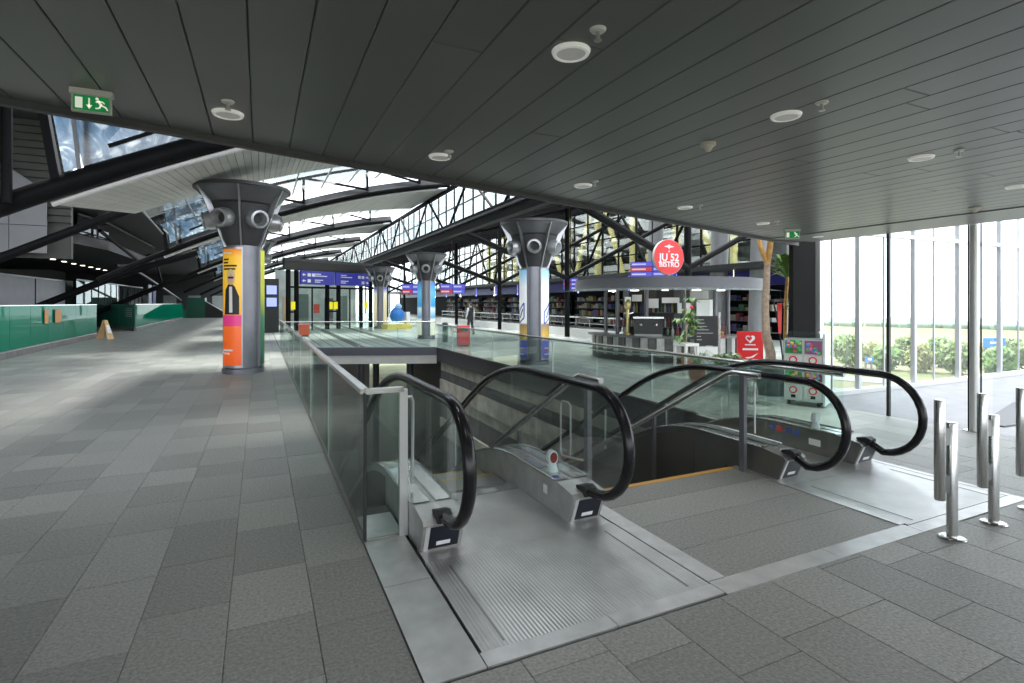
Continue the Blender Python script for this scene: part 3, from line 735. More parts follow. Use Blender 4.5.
while y < 68:
    MB().obox((XT + .2, y, ZB_ + .1), (XT + .2, y, ZT_), .06, .07, (0, 1, 0)).build('mullion', DGREY, tr)
    MB().box(XT + .235, XT + .245, y + .03, y + 1.11, ZB_ + .1, ZT_).build('pane', GLCLEAR, tr); y += 1.14
MB().obox((XT + .2, 6.2, 5.9), (XT + .2, 70, 5.9), .05, .04).build('transom', DGREY, tr)

# ---- shop roof on the right, glazed to let daylight in, and its struts
rr_ = sempty('ceiling_shops')
def rz_(x): return 4.85 + (x - XT) * .252
for j in range(26):
    y = 7.0 + 3.3 * j
    xm = min(24, 8.75 + max(0, y - 6.52) / .72)
    MB().obox((XT, y, rz_(XT)), (xm, y, rz_(xm)), .16, .3).build('rafter', DARK, rr_)
    for k in range(4):
        xa = XT + .3 + 4.0 * k; xb = min(xa + 3.9, xm)
        if xb < xa + .3: continue
        MB().add([(xa, y + .1, rz_(xa) + .1), (xb, y + .1, rz_(xb) + .1), (xb, y + 3.2, rz_(xb) + .1), (xa, y + 3.2, rz_(xa) + .1)], [(0, 1, 2, 3)]).build('roof_pane' if (j + k) % 5 else 'roof_sheet', glass('roof_glass', (.88, .90, .90), .4, .05, (.5, .5, .5)) if (j + k) % 5 else mat('roof_dark', (.05, .05, .055), .6), rr_)
for k in range(5): x = XT + 4.05 * k + .2; MB().obox((x, max(6.5, wall_y(x)), rz_(x) + .05), (x, 92, rz_(x) + .05), .12, .2).build('purlin', DARK, rr_)
for j in range(7):
    y = 13.0 + 8.4 * j
    s = thing('roof_strut', ['dark raking steel roof strut, %s in the row of seven' % w for w in ('nearest', 'second nearest', 'third nearest', 'middle', 'third from far end', 'second from far end', 'farthest')][j], 'strut', (14.0, y, 0), group='raking roof struts')
    MB().tube([(-6.2, 0, 4.7), (0, 1.8, 2.95)], .13, 8).build('arm', DARK, s, smooth=True)
    MB().tube([(0, 1.8, 2.95), (8.6, 0, 7.6)], .11, 8).build('arm', DARK, s, smooth=True)
    MB().lathe([(.13, 0), (.13, 6.6)], 10, (0, 1.8)).build('mast', DARK, s, smooth=True)

# ---- shop side facade (glass above, dark shops below)
XF = 22.0
fc = sempty('window_3')
y = 16.6; k = 0
while y < 84:
    MB().obox((XF, y, 3.45), (XF, y, 8.8), .07, .12, (0, 1, 0)).build('mullion', DARK, fc)
    MB().box(XF + .02, XF + .03, y + .04, y + 1.84, 3.5, 8.8).build('pane', GLCLEAR, fc); y += 1.88
for z in (3.5, 4.85, 6.2, 7.5): MB().obox((XF, 16.5, z), (XF, 84, z), .06, .07).build('transom', DARK, fc)
for j in range(9):
    y = 17 + 8.4 * j
    MB().tube([(XF - .5, y, 3.0), (XF - .5, y + 4.2, 8.6)], .09, 6).build('brace', DARK, fc)
    MB().tube([(XF - .5, y + 8.4, 3.0), (XF - .5, y + 4.2, 8.6)], .09, 6).build('brace', DARK, fc)
for j, y in enumerate((17.2, 19.6, 24.4)):
    tag(MB().tube([(XF - 1.6, y, 0), (XF - 1.2, y, 8.5)], .42, 16).build('round_column', mat('column_grey', (.22, .22, .23), .5, noise=(2, .1)), smooth=True, loc=(XF - 1.6, y, 0)),
        ['thick grey round column at the facade right of the bistro sign', 'thick grey round column directly right of the bistro sign', 'thick grey round column behind the blue info boards'][j], 'column', 'round facade columns')
ws = struct(MB().box(XF - .2, XF + .3, 16.4, 92, 0, 3.42).build('wall_shops', mat('shop_dark', (.015, .015, .018), .8, spec=.15)))
w4 = sempty('window_4')  # slanting end wall, made of glass to let more daylight in
for k in range(9):
    xa = 9.1 + 1.45 * k; xb = xa + 1.42
    MB().obox((xa, wall_y(xa), 3.4), (xb, wall_y(xb), 3.4), .02, 6.6).build('pane', GLWIN, w4)
    MB().obox((xa, wall_y(xa), 0), (xa, wall_y(xa), 6.8), .06, .1, (0, 1, 0)).build('mullion', DARK, w4)
NAV2 = mat('navy_band', (.02, .02, .09), .4, emit=((.03, .03, .3), .04))
MB().box(XF - .45, XF - .2, 16.6, 90, 2.55, 3.2).build('fascia_band', NAV2, ws)
sr = random.Random(11)
cols = [(.5, .45, .35), (.08, .18, .1), (.5, .5, .5), (.35, .05, .04), (.1, .12, .3), (.4, .3, .1)]
SHM = [mat('goods_%d' % i, tuple(q * .55 for q in c), .6) for i, c in enumerate(cols)]
GLOWB = mat('shop_lamp_blue', (.1, .1, .5), .4, emit=((.18, .2, 1), 1.6)); GLOWW = mat('shop_lamp_white', (.8, .8, .8), .4, emit=((1, .95, .85), 2.0))
wh = ['in the near bay', 'in the second bay', 'in the third bay', 'in the fourth bay', 'in the fifth bay', 'in the sixth bay', 'in the seventh bay', 'in the far bay']
for j in range(8):
    y = 19.2 + 6 * j
    t = thing('shop_shelf', 'dark shop shelf stocked with small goods %s behind the bistro' % wh[j], 'shelf', (XF - 1.1, y, 0), group='shop shelves along the facade')
    MB().box(.5, .56, -2.4, 2.4, 0, 2.3).build('back', DARK, t)
    for z in (.35, .85, 1.35, 1.85):
        MB().box(0, .5, -2.4, 2.4, z - .03, z).build('shelf_board', DGREY, t)
        yy = -2.3
        while yy < 2.2:
            w = sr.uniform(.1, .35); hh = sr.uniform(.12, .38)
            if sr.random() < .75: MB().box(.08, .4, yy, yy + w, z, z + hh).build('goods', sr.choice(SHM), t)
            yy += w + .05
for j in range(16):
    y = 18 + 3.1 * j
    tag(MB().lathe_at([(.001, -.06), (.045, -.05), (.055, 0), (.035, .05), (.01, .1), (.01, .8)], (0, 0, 0), 10).build('pendant_lamp', GLOWB if j % 3 else GLOWW, smooth=True, loc=(0, 0, 0)),
        'small glowing pendant lamp in the dark shops, %s nearest of the row' % ('', 'second', 'third', 'fourth', 'fifth', 'sixth', 'seventh', 'eighth', 'ninth', 'tenth', 'eleventh', 'twelfth', 'thirteenth', 'fourteenth', 'fifteenth', 'sixteenth')[j], 'lamp', 'shop pendant lamps').location = (XF - 2.2 - (j % 3) * .6, y, 2.42)
rf = struct(MB().prism([(XF - 3.4, wall_y(XF - 3.4) + .1), (XF - .2, wall_y(XF - .2) + .1), (XF - .2, 90), (XF - 3.4, 90)], 3.2, 3.42).build('ceiling_shopfront', BLACK))

# ---- parking structure outside
ground_z = -9.0
pg = thing('parking_garage', 'multi level parking garage with yellow steel frames outside the glass', 'building', (34, 40, ground_z))
DECK = mat('deck_grey', (.42, .42, .42), .7, noise=(1, .1)); PYEL = mat('pale_yellow', (.80, .70, .30), .5)
for z in (2.6, 5.4, 8.2, 11.0, 13.6, 16.2, 18.8, 21.4):
    MB().box(0, 6, -9.5, 42, z, z + .4).build('deck', DECK, pg); MB().box(-.1, 0, -9.5, 42, z + .5, z + 1.1).build('parapet', mat('parapet_light', (.6, .6, .6), .6), pg)
for j in range(9):
    y = -9.2 + 6.2 * j
    MB().box(-.5, .0, y - .3, y + .3, 0, 24).build('yellow_column', PYEL, pg)
    if j % 2 == 0 and j < 8: MB().obox((-.3, y, 10), (-.3, y + 6.2, 24), .3, .5).build('yellow_brace', PYEL, pg)
    elif j < 8: MB().obox((-.3, y + 6.2, 10), (-.3, y, 24), .3, .5).build('yellow_brace', PYEL, pg)
MB().box(5.6, 6, -9.5, 42, 0, 24).build('back_wall', mat('garage_back_dark', (.12, .12, .12), .7), pg)  # plain dark grey wall behind the decks

# ---- left side: upper wall, balcony, roof
gw = struct(MB().box(-20, -9.5, 24.1, 24.3, 3.3, 6.6).build('wall_left', JOINT))
def wtop(x):                                   # curved top line of the grey wall
    return 6.75 - max(0, x + 9.2) ** 2 * .21
for r_, (z0, z1) in enumerate(((3.45, 4.4), (4.42, 5.4), (5.42, 6.7))):
    for k in range(11):
        xa = -18 + 1.02 * k; xb = xa + 1.0; xs_ = [xa + (xb - xa) * i / 5 for i in range(6)]
        if wtop(xa) <= z0 + .05: continue
        xs_ = [x for x in xs_ if wtop(x) > z0 + .02]
        if len(xs_) < 2: continue
        MB().prism_y([(xs_[0], z0), (xs_[-1], z0)] + [(x, min(z1, wtop(x))) for x in reversed(xs_)], 24.0, 24.08).build('wall_panel', GREYP, gw)
dk = MB().box(-24, -6.2, 24.42, 24.6, 3.3, 8.2)
rb = struct(dk.build('wall_left_upper', mat('ribbed_dark', (.05, .05, .045), .6, noise=(2, .15))))
for k in range(14): MB().box(-12, -6.2, 24.32, 24.42, 4.6 + .26 * k, 4.8 + .26 * k).build('rib_board', MATS['ribbed_dark'], rb)
struct(MB().box(-26, -24, YB, 95, 0, 11).build('wall_outer_left', mat('outer_wall', (.10, .10, .10), .7)))
struct(MB().box(-26, -3.7, 24.6, 95, 5.9, 6.2).box(-26, -4.2, 10.8, 24.6, 8.2, 8.5).build('ceiling_left_roof', mat('roof_dark', (.05, .05, .055), .6)))
# steel props of the left side
def prop(name, pts, r, label):
    l = pts[0]; t = tag(MB().tube([(p[0] - l[0], p[1] - l[1], p[2] - l[2]) for p in pts], r, 10).build(name, DARK, smooth=True), label, 'strut'); t.location = l; return t
prop('steel_prop', [(-12.3, 20, 0.02), (-6.7, 20, 2.98), (-4.5, 20, 4.15), (-3.5, 20, 4.68)], .13, 'dark sloping steel prop crossing in front of the grey wall panels')
prop('steel_prop', [(-3.55, 10.82, 3.25), (-3.55, 10.82, 5.5)], .075, 'dark upright steel post at the upper left edge')
for j, (yy, wrd) in enumerate(((30.5, 'first'), (44, 'second'))):
    prop('sloping_beam', [(-11.5, yy - .3, .2), (-6.0, yy, 3.0), (-2.8, yy, 4.2)], .16, 'dark sloping beam dropping to the left behind the green barrier, %s from the camera' % wrd)
# balcony
bx = MB(); cv = [(-7.4, 30), (-6.9, 33), (-6.9, 46), (-7.6, 50), (-9.5, 53), (-13, 54.5), (-20, 55), (-20, 25), (-9.0, 25), (-8.2, 27)]
bal = struct(bx.prism(cv, 4.35, 4.8).build('balcony_slab', BLACK))
bp = MB(); q = cv[:6]
for a, b in zip(q, q[1:]):
    MB().obox((a[0], a[1], 5.25), (b[0], b[1], 5.25), .04, .8).build('parapet_pane', glass('dark_glass', (.25, .28, .28), .9, .2, (.1, .1, .1)), bal)
    MB().obox((a[0], a[1], 5.7), (b[0], b[1], 5.7), .08, .07).build('parapet_rail', MGREY, bal)
for j in range(9):
    d = tag(MB().lathe([(.11, -.02), (.13, -.01), (.13, 0)], 14).build('recessed_lamp', mat('balcony_lamp', (.9, .9, .85), .4, emit=((1, .95, .85), 2.5)), loc=(0, 0, 0)),
        'small recessed lamp in the black balcony underside, %s from the left' % ('first', 'second', 'third', 'fourth', 'fifth', 'sixth', 'seventh', 'eighth', 'ninth')[j], 'lamp', 'lamps under the balcony'); d.location = (-11.3, 37 + 2.0 * j, 4.345)
for k in range(9):
    ya = 31.5 + 1.7 * k
    MB().box(-7.05, -6.97, ya, ya + .08, 4.8, 5.9).build('window_post', DGREY, bal)
    if k % 3 == 1: MB().box(-7.03, -7.0, ya + .25, ya + 1.2, 4.95, 5.6).build('blind', mat('blind_grey', (.5, .5, .5), .6), bal)
for (a, b) in (((-6.6, 30, 5.0), (-6.2, 38, 3.9)), ((-6.2, 38, 3.9), (-6.6, 46, 5.2)), ((-6.9, 46, 5.2), (-7.6, 54, 3.6)), ((-6.6, 33, 3.6), (-6.4, 45, 4.3))):
    MB().tube([a, b], .08, 8).build('tie_tube', DARK, bal)
# far end wall of glass
fe = sempty('window_far')
for k in range(7):
    x = -4 + 4 * k
    MB().box(x, x + .2, 92, 92.2, 0, 9).build('mullion', MGREY, fe); MB().box(x + .2, x + 4, 92.08, 92.1, 0, 9).build('pane', GLCLEAR, fe)
wf = struct(MB().box(-24, -4, 92, 92.3, 0, 9).build('wall_far', mat('far_dark', (.05, .055, .055), .6)))
for k in range(6): MB().box(-22 + 3.1 * k, -20.4 + 3.1 * k, 91.9, 92, .4, 2.8).build('door_panel', mat('far_light', (.35, .38, .38), .5), wf)

# ================================================================== GREEN GLASS BARRIERS (left)
def barrier(label, pts, step, h=1.62):
    l = pts[0]; t = thing('glass_barrier', label, 'barrier', (l[0], l[1], 0), group='green glass barriers')
    for a, b in zip(pts, pts[1:]):
        d = math.dist(a, b); n = max(1, round(d / step)); u = ((b[0] - a[0]) / d, (b[1] - a[1]) / d)
        for i in range(n):
            p = (a[0] + u[0] * (d * i / n + .01) - l[0], a[1] + u[1] * (d * i / n + .01) - l[1]); q = (a[0] + u[0] * (d * (i + 1) / n - .01) - l[0], a[1] + u[1] * (d * (i + 1) / n - .01) - l[1])
            MB().obox((*p, .24 + (h - .24) / 2), (*q, .24 + (h - .24) / 2), .02, h - .26).build('glass_panel', GLGREEN, t)
        k = 0
        m = max(1, round(d / .9))
        for i in range(m):
            p = (a[0] + u[0] * (d * i / m + .015) - l[0], a[1] + u[1] * (d * i / m + .015) - l[1]); q = (a[0] + u[0] * (d * (i + 1) / m - .015) - l[0], a[1] + u[1] * (d * (i + 1) / m - .015) - l[1])
            MB().obox((*p, .1), (*q, .1), .1, .2).build('kerb_block', mat('kerb_block', (.16, .15, .15), .7, noise=(4, .15)), t)
        A_ = (a[0] - l[0], a[1] - l[1], h); B_ = (b[0] - l[0], b[1] - l[1], h)
        MB().obox(A_, B_, .05, .03).build('top_rail', STEEL, t); MB().obox((A_[0], A_[1], .22), (B_[0], B_[1], .22), .06, .04).build('bottom_rail', STEEL, t)
    return t
barrier('near green glass barrier at the left edge of the picture', [(-6.75, 14), (-7.3, 32.6)], 1.9)
barrier('farther green glass barrier running toward the hall end', [(-6.85, 39.2), (-7.4, 66)], 2.4)
t = thing('green_partition', 'solid dark green partition joining the two glass barriers', 'partition', (-6.85, 39.1, 0))
for i in range(3):
    a = (-1.37 * i, 2.95 * i); b = (-1.37 * (i + 1) + .02, 2.95 * (i + 1) - .03)
    MB().obox((*a, .9), (*b, .9), .05, 1.42).build('panel', GREEN, t)
MB().obox((0, 0, .1), (-4.1, 8.9, .1), .1, .2).build('kerb', MATS['kerb_block'], t)
for i in range(5): MB().obox((-.25, .5, 1.35 - .12 * i), (-.75, 1.6, 1.35 - .12 * i), .056, .06).build('notice_line', mat('notice_pale', (.4, .6, .5), .5), t)
# service booths behind the barriers
def booth(label, x, y0, y1, h, m, n):
    t = thing('service_booth', label, 'booth', (x, (y0 + y1) / 2, 0)); L = (y1 - y0) / n
    for i in range(n):
        a = -(y1 - y0) / 2 + L * i
        MB().box(-.05, .05, a + .04, a + L - .04, .1, h - .1).build('panel', m, t)
        MB().box(-.08, .08, a - .04, a + .04, 0, h).build('frame_post', DARK, t)
    MB().box(-.08, .08, (y1 - y0) / 2 - .04, (y1 - y0) / 2 + .04, 0, h).build('frame_post', DARK, t)
    MB().box(-.1, .1, -(y1 - y0) / 2, (y1 - y0) / 2, h - .1, h).build('head_rail', MGREY, t)
    MB().box(-1.5, -1.4, -(y1 - y0) / 2, (y1 - y0) / 2, 0, h).build('back_wall', mat('booth_back', (.05, .08, .075), .6), t)
DGL = glass('booth_glass', (.35, .45, .43), 1., .15, (.2, .3, .28))
booth('dark glazed booth at the far left above the near barrier', -11.2, 27, 33, 3.1, DGL, 5)
booth('plain grey two panel booth behind the near barrier', -11.4, 33.2, 43.5, 3.15, mat('booth_panel', (.30, .29, .33), .5, noise=(2, .05)), 2)
booth('long glazed booth with many dark posts behind the farther barrier', -11.0, 44, 66, 3.3, DGL, 12)
t = thing('banner_stand', 'pair of tall blue and white banners behind the farther barrier', 'banner', (-9.8, 62, 0))
for k in range(2): MB().box(-.03, .03, k * 2.4, k * 2.4 + 1.6, 0, 3.5).build('banner', mat('banner_%d' % k, ((.55, .58, .68), (.12, .14, .35))[k], .6), t)
MB().box(-.1, .1, -.1, 4.2, 0, .06).build('foot', DARK, t)
# notices on barriers
for k, (yy, xx, w) in enumerate(((24.6, -7.05, .35), (25.8, -7.08, .7))):
    o = tag(MB().box(0, .012, 0, w, 0, .5).build('paper_notice', mat('notice_orange', (.55, .26, .10), .6)), ['narrow orange notice on the near green barrier', 'wide orange notice on the near green barrier'][k], 'notice'); o.location = (xx + .03, yy, .95)
# A-frame sign at the barrier end
t = thing('caution_sign', 'orange and white folding floor sign at the end of the near barrier', 'floor sign', (-6.6, 31.0, 0), 1.2, scale=.78)
for s in (-1, 1): MB().add([(-.3, s * .32, 0), (.3, s * .32, 0), (.14, s * .03, 1.15), (-.14, s * .03, 1.15), (-.3, s * .32 + .03, 0), (.3, s * .32 + .03, 0), (.14, s * .03 + .03, 1.15), (-.14, s * .03 + .03, 1.15)],
     [(0, 1, 2, 3), (7, 6, 5, 4), (0, 4, 5, 1), (1, 5, 6, 2), (2, 6, 7, 3), (3, 7, 4, 0)]).build('board', mat('pale_orange', (.72, .45, .22), .6), t)
MB().add([(-.2, -.25, .35), (.2, -.25, .35), (.13, -.1, .85), (-.13, -.1, .85)], [(0, 1, 2, 3)]).xf(Matrix.Translation((0, -.02, 0))).build('print', SIGNW, t)
# dark green display with a ramp
t = thing('display_stand', 'dark green display block with a black slanting ramp on the left walkway', 'display', (-6.6, 71.5, 0), 0)
MB().box(-.9, .9, -1.2, 1.2, 0, 2.3).build('block', mat('bottle_green', (.01, .10, .06), .5), t)
MB().prism_y([(.9, 0), (3.2, 0), (3.2, .4), (.9, 1.9)], -1.1, 1.1).build('ramp', BLACK, t)
MB().prism_y([(-.9, 0), (-3.4, 0), (-3.4, .3), (-.9, 1.0)], -1.1, 1.1).build('apron', GREEN, t)
# mid-left sloping handrail far away
prop('sloping_rail', [(-9, 47, 4.6), (-8.6, 52, 4.0), (-8.2, 58, 3.2), (-8.0, 70, 2.0)], .09, 'pale sloping rail descending behind the long glazed booth').data.materials[0] = MGREY

# ================================================================== MUSHROOM COLUMNS
SHAFT = mat('column_shaft', (.20, .20, .225), .33, metal=.55, noise=(3, .08)); CAPM = mat('column_cap', (.16, .16, .17), .38, metal=.45, noise=(3, .08))
RIBM = mat('column_rib', (.42, .42, .44), .3, metal=.8); NOZ = mat('nozzle_grey', (.42, .42, .44), .3, metal=.6)
def poster_mat(name, ramp, along='Z', z0=0., z1=1.):
    m = bpy.data.materials.new(name); m.use_nodes = True; n = m.node_tree; b = n.nodes['Principled BSDF']; b.inputs['Roughness'].default_value = .3
    tcn = n.nodes.new('ShaderNodeTexCoord'); sx = n.nodes.new('ShaderNodeSeparateXYZ'); n.links.new(tcn.outputs['Object'], sx.inputs[0])
    mr = n.nodes.new('ShaderNodeMapRange'); mr.inputs['From Min'].default_value = z0; mr.inputs['From Max'].default_value = z1; n.links.new(sx.outputs[2], mr.inputs['Value'])
    c = n.nodes.new('ShaderNodeValToRGB'); c.color_ramp.interpolation = 'LINEAR'
    el = c.color_ramp.elements
    el[0].position, el[0].color = ramp[0][0], (*ramp[0][1], 1); el[1].position, el[1].color = ramp[-1][0], (*ramp[-1][1], 1)
    for p, q in ramp[1:-1]: k = el.new(p); k.color = (*q, 1)
    n.links.new(mr.outputs[0], c.inputs[0]); n.links.new(c.outputs[0], b.inputs['Base Color']); n.links.new(c.outputs[0], b.inputs['Emission Color']); b.inputs['Emission Strength'].default_value = .12
    return m
PZ0, PZ1 = .22, 3.15
P_ORANGE = poster_mat('poster_orange', [(0, (.75, .10, .01)), (.335, (.8, .14, .02)), (.34, (.65, .04, .2)), (.43, (.65, .04, .2)), (.435, (.85, .35, .03)), (.75, (.9, .55, .04)), (.93, (.9, .5, .03)), (1, (.8, .2, .02))], z0=PZ0, z1=PZ1)
P_GREEN = poster_mat('poster_green', [(0, (.03, .10, .06)), (.4, (.05, .2, .1)), (.6, (.5, .55, .05)), (1, (.75, .75, .08))], z0=PZ0, z1=PZ1)
P_BLUE = poster_mat('poster_blue', [(0, (.08, .1, .35)), (.2, (.1, .12, .5)), (.22, (.75, .5, .08)), (.38, (.3, .2, .12)), (.40, (.85, .88, .9)), (.8, (.85, .9, .95)), (1, (.25, .55, .8))], z0=PZ0, z1=PZ1)
P_SKY = poster_mat('poster_sky', [(0, (.75, .72, .55)), (.3, (.8, .8, .7)), (.33, (.1, .4, .7)), (.5, (.7, .8, .85)), (.55, (.05, .35, .7)), (.8, (.15, .55, .8)), (1, (.1, .25, .7))], z0=PZ0, z1=PZ1)
P_CREAM = poster_mat('poster_cream', [(0, (.6, .55, .4)), (.5, (.8, .7, .4)), (.85, (.8, .75, .6)), (1, (.1, .1, .5))], z0=PZ0, z1=PZ1)
def arc_panel(th, half, r, z0, z1, n=8):
    A = [(r * math.cos(th - half + 2 * half * i / n), r * math.sin(th - half + 2 * half * i / n), z0) for i in range(n + 1)]
    return MB().strip(A, [(p[0], p[1], z1) for p in A])
def mushroom(label, x, y, sc, th0, posters):
    t = thing('mushroom_column', label, 'column', (x, y, 0), group='mushroom shaped columns', scale=sc)
    MB().lathe([(.50, 0), (.50, .12), (.43, .14), (.43, 3.25)], 32).build('shaft', SHAFT, t, smooth=40)
    MB().lathe([(.43, 3.25), (.52, 3.42), (.74, 4.28), (.80, 4.32)], 36).build('neck', mat('column_neck', (.06, .06, .066), .45, metal=.3), t, smooth=40)
    MB().lathe([(.74, 4.28), (1.04, 4.60), (1.11, 4.68), (1.12, 4.74), (1.0, 4.76), (.3, 4.76)], 40).build('cap', CAPM, t, smooth=40)
    MB().lathe([(1.10, 4.66), (1.14, 4.67), (1.14, 4.75), (1.10, 4.76)], 40).build('cap_rim', DGREY, t, smooth=40)
    for k in range(6):
        a = th0 + k * PI / 3 + PI / 6
        pts = [(.44, 2.95), (.50, 3.25), (.64, 3.62), (.80, 3.95), (.98, 4.40), (1.12, 4.66)]
        pin = [(.42, 2.95), (.43, 3.25), (.53, 3.62), (.66, 3.95), (.82, 4.40), (1.07, 4.70)]
        m = MB()
        for i in range(len(pts) - 1):
            vs = []
            for s in (-1, 1):
                for (r, z) in (pts[i], pts[i + 1], pin[i + 1], pin[i]):
                    vs.append((r * math.cos(a) - s * .018 * math.sin(a), r * math.sin(a) + s * .018 * math.cos(a), z))
            m.add(vs, [(0, 1, 2, 3), (7, 6, 5, 4), (0, 4, 5, 1), (3, 2, 6, 7)])
        m.build('rib', RIBM, t)
        a = th0 + k * PI / 3
        n = MB(); n.lathe([(.10, -.12), (.235, -.10), (.245, .06), (.20, .16), (.225, .17), (.225, .20), (.17, .21), (.13, .10), (.105, .02), (1e-3, .0)], 24)
        M = Matrix.Translation((.72 * math.cos(a), .72 * math.sin(a), 3.90)) @ Matrix.Rotation(a, 4, 'Z') @ Matrix.Rotation(PI / 2 + .15, 4, 'Y')
        nz_ = n.xf(M).build('nozzle', NOZ, t, smooth=45)
        h_ = MB().lathe([(1e-3, .055), (.118, .056)], 20).xf(M).build('nozzle_throat', BLACK, nz_)
    for k in range(3):
        a = th0 + k * 2 * PI / 3
        bx_ = MB(); n = 8; half = .60
        P = [(.44, -half)] ; r0, r1 = .43, .495
        A = [(r1 * math.cos(a - half + 2 * half * i / n), r1 * math.sin(a - half + 2 * half * i / n)) for i in range(n + 1)]
        I = [(r0 * math.cos(a - half + 2 * half * i / n), r0 * math.sin(a - half + 2 * half * i / n)) for i in range(n, -1, -1)]
        lb = bx_.prism(A + I, .16, 3.2).build('light_box', RIBM, t, smooth=30)
        arc_panel(a, half - .06, .499, PZ0, PZ1).build('poster', posters[k % len(posters)], lb, smooth=True)
    return t
def cam_ang(x, y, rel):    # angle of the face seen 'rel' degrees to the right of the camera-facing one
    return math.atan2(-y, -x) + math.radians(rel)
c1 = mushroom('large mushroom column with the orange poster on the left walkway', -.37, 14.75, .95, cam_ang(-.37, 14.75, -36), [P_ORANGE, P_GREEN, P_CREAM])
c1b = mushroom('mushroom column half hidden behind the orange poster column', -.40, 26.8, .95, cam_ang(-.4, 26.8, 85), [P_GREEN, P_BLUE, P_CREAM])
c2 = mushroom('mushroom column with white and blue posters beside the bistro railing', 6.95, 13.3, .83, cam_ang(6.95, 13.3, -60), [P_BLUE])
c3 = mushroom('mushroom column with sky blue posters in the middle distance', 7.2, 24.9, .85, cam_ang(7.2, 24.9, -62), [P_SKY, P_SKY, P_CREAM])
c4 = mushroom('farthest mushroom column with cream posters beside the glass doors', 7.3, 36.2, .86, cam_ang(7.3, 36.2, -62), [P_CREAM])
# printed figure and lines on the orange poster
pa = cam_ang(-.37, 14.75, -36); RP = .502
def on_poster(poly, m, name, par, r=RP, a=pa):          # poly of (arc metres, z), convex, bent round the column in slices
    mb = MB(); lo = min(p[0] for p in poly); hi = max(p[0] for p in poly); n = max(1, math.ceil((hi - lo) / .035))
    def clip(P, x, keep):
        out = []
        for i in range(len(P)):
            p, q = P[i], P[(i + 1) % len(P)]; ip, iq = keep * (p[0] - x) >= 0, keep * (q[0] - x) >= 0
            if ip: out.append(p)
            if ip != iq: t_ = (x - p[0]) / (q[0] - p[0]); out.append((x, p[1] + t_ * (q[1] - p[1])))
        return out
    for i in range(n):
        P = clip(clip(poly, lo + (hi - lo) * i / n, 1), lo + (hi - lo) * (i + 1) / n, -1)
        if len(P) > 2: mb.add([(r * math.cos(a + p[0] / r), r * math.sin(a + p[0] / r), p[1]) for p in P], [tuple(range(len(P)))])
    mb.build(name, m, par)
pob = [c for c in c1.children if c.name.startswith('light_box')][0]
SK = mat('print_skin', (.75, .45, .3), .5); HB = mat('print_hair', (.8, .6, .35), .5); PBK = mat('print_black', (.02, .02, .02), .5); PW_ = mat('print_white', (.85, .82, .75), .5)
on_poster([(-.18, 1.5), (.22, 1.5), (.22, 1.95), (.12, 2.2), (.05, 2.26), (-.05, 2.26), (-.15, 2.12)], PBK, 'poster_jacket', pob)
on_poster([(-.03, 1.55), (.06, 1.55), (.05, 2.2), (-.03, 2.2)], PW_, 'poster_shirt', pob, RP + .001)
on_poster([(.12 * math.cos(i * PI / 6) + .01, 2.44 + .2 * math.sin(i * PI / 6)) for i in range(12)], HB, 'poster_hair', pob, RP + .001)
on_poster([(.075 * math.cos(i * PI / 6) + .01, 2.38 + .13 * math.sin(i * PI / 6)) for i in range(12)], SK, 'poster_face', pob, RP + .002)
on_poster([(-.07, 2.40), (.09, 2.40), (.09, 2.45), (-.07, 2.45)], PBK, 'poster_glasses', pob, RP + .003)
for z, w, m in ((3.02, .16, PW_), (2.86, .11, PBK), (2.78, .10, PBK), (2.70, .24, PBK), (2.62, .22, PBK), (.58, .18, PW_), (.50, .13, PW_)):
    on_poster([(-.22, z), (-.22 + w * 1.6, z), (-.22 + w * 1.6, z + .045), (-.22, z + .045)], m, 'poster_line', pob)
on_poster([(-.24 + .03 * math.cos(i * PI / 4), .56 + .045 * math.sin(i * PI / 4)) for i in range(8)], PW_, 'poster_emblem', pob, RP + .001)
# printed shapes on the blue and white posters
for c in (c2,):
    for lb in [q for q in c.children if q.name.startswith('light_box')][:2]:
        i_ = [q for q in c.children if q.name.startswith('light_box')].index(lb); a = cam_ang(6.95, 13.3, -60) + i_ * 2 * PI / 3
        BL = mat('print_blue', (.05, .1, .5), .5); YO = mat('print_yellow', (.85, .5, .05), .5)
        def bar(p, q, w, m):
            d = Vector((q[0] - p[0], q[1] - p[1])).normalized(); n_ = Vector((-d.y, d.x)) * w / 2
            on_poster([(p[0] - n_.x, p[1] - n_.y), (q[0] - n_.x, q[1] - n_.y), (q[0] + n_.x, q[1] + n_.y), (p[0] + n_.x, p[1] + n_.y)], m, 'poster_mark', lb, RP, a)
        bar((-.16, 1.75), (.16, 2.05), .05, BL); bar((.16, 2.05), (.16, 1.55), .05, BL); bar((-.16, 1.75), (-.16, 1.35), .05, BL); bar((-.16, 1.35), (.16, 1.55), .05, BL); bar((-.05, 1.55), (.1, 1.85), .05, PBK)
        on_poster([(.13 * math.cos(k * PI / 8), .95 + .16 * math.sin(k * PI / 8)) for k in range(16)], YO, 'poster_disc', lb, RP + .001, a)
        for z in (.35, .45, .55): bar((-.15, z), (.15, z), .04, mat('print_red', (.6, .06, .08), .5) if z == .45 else PW_)

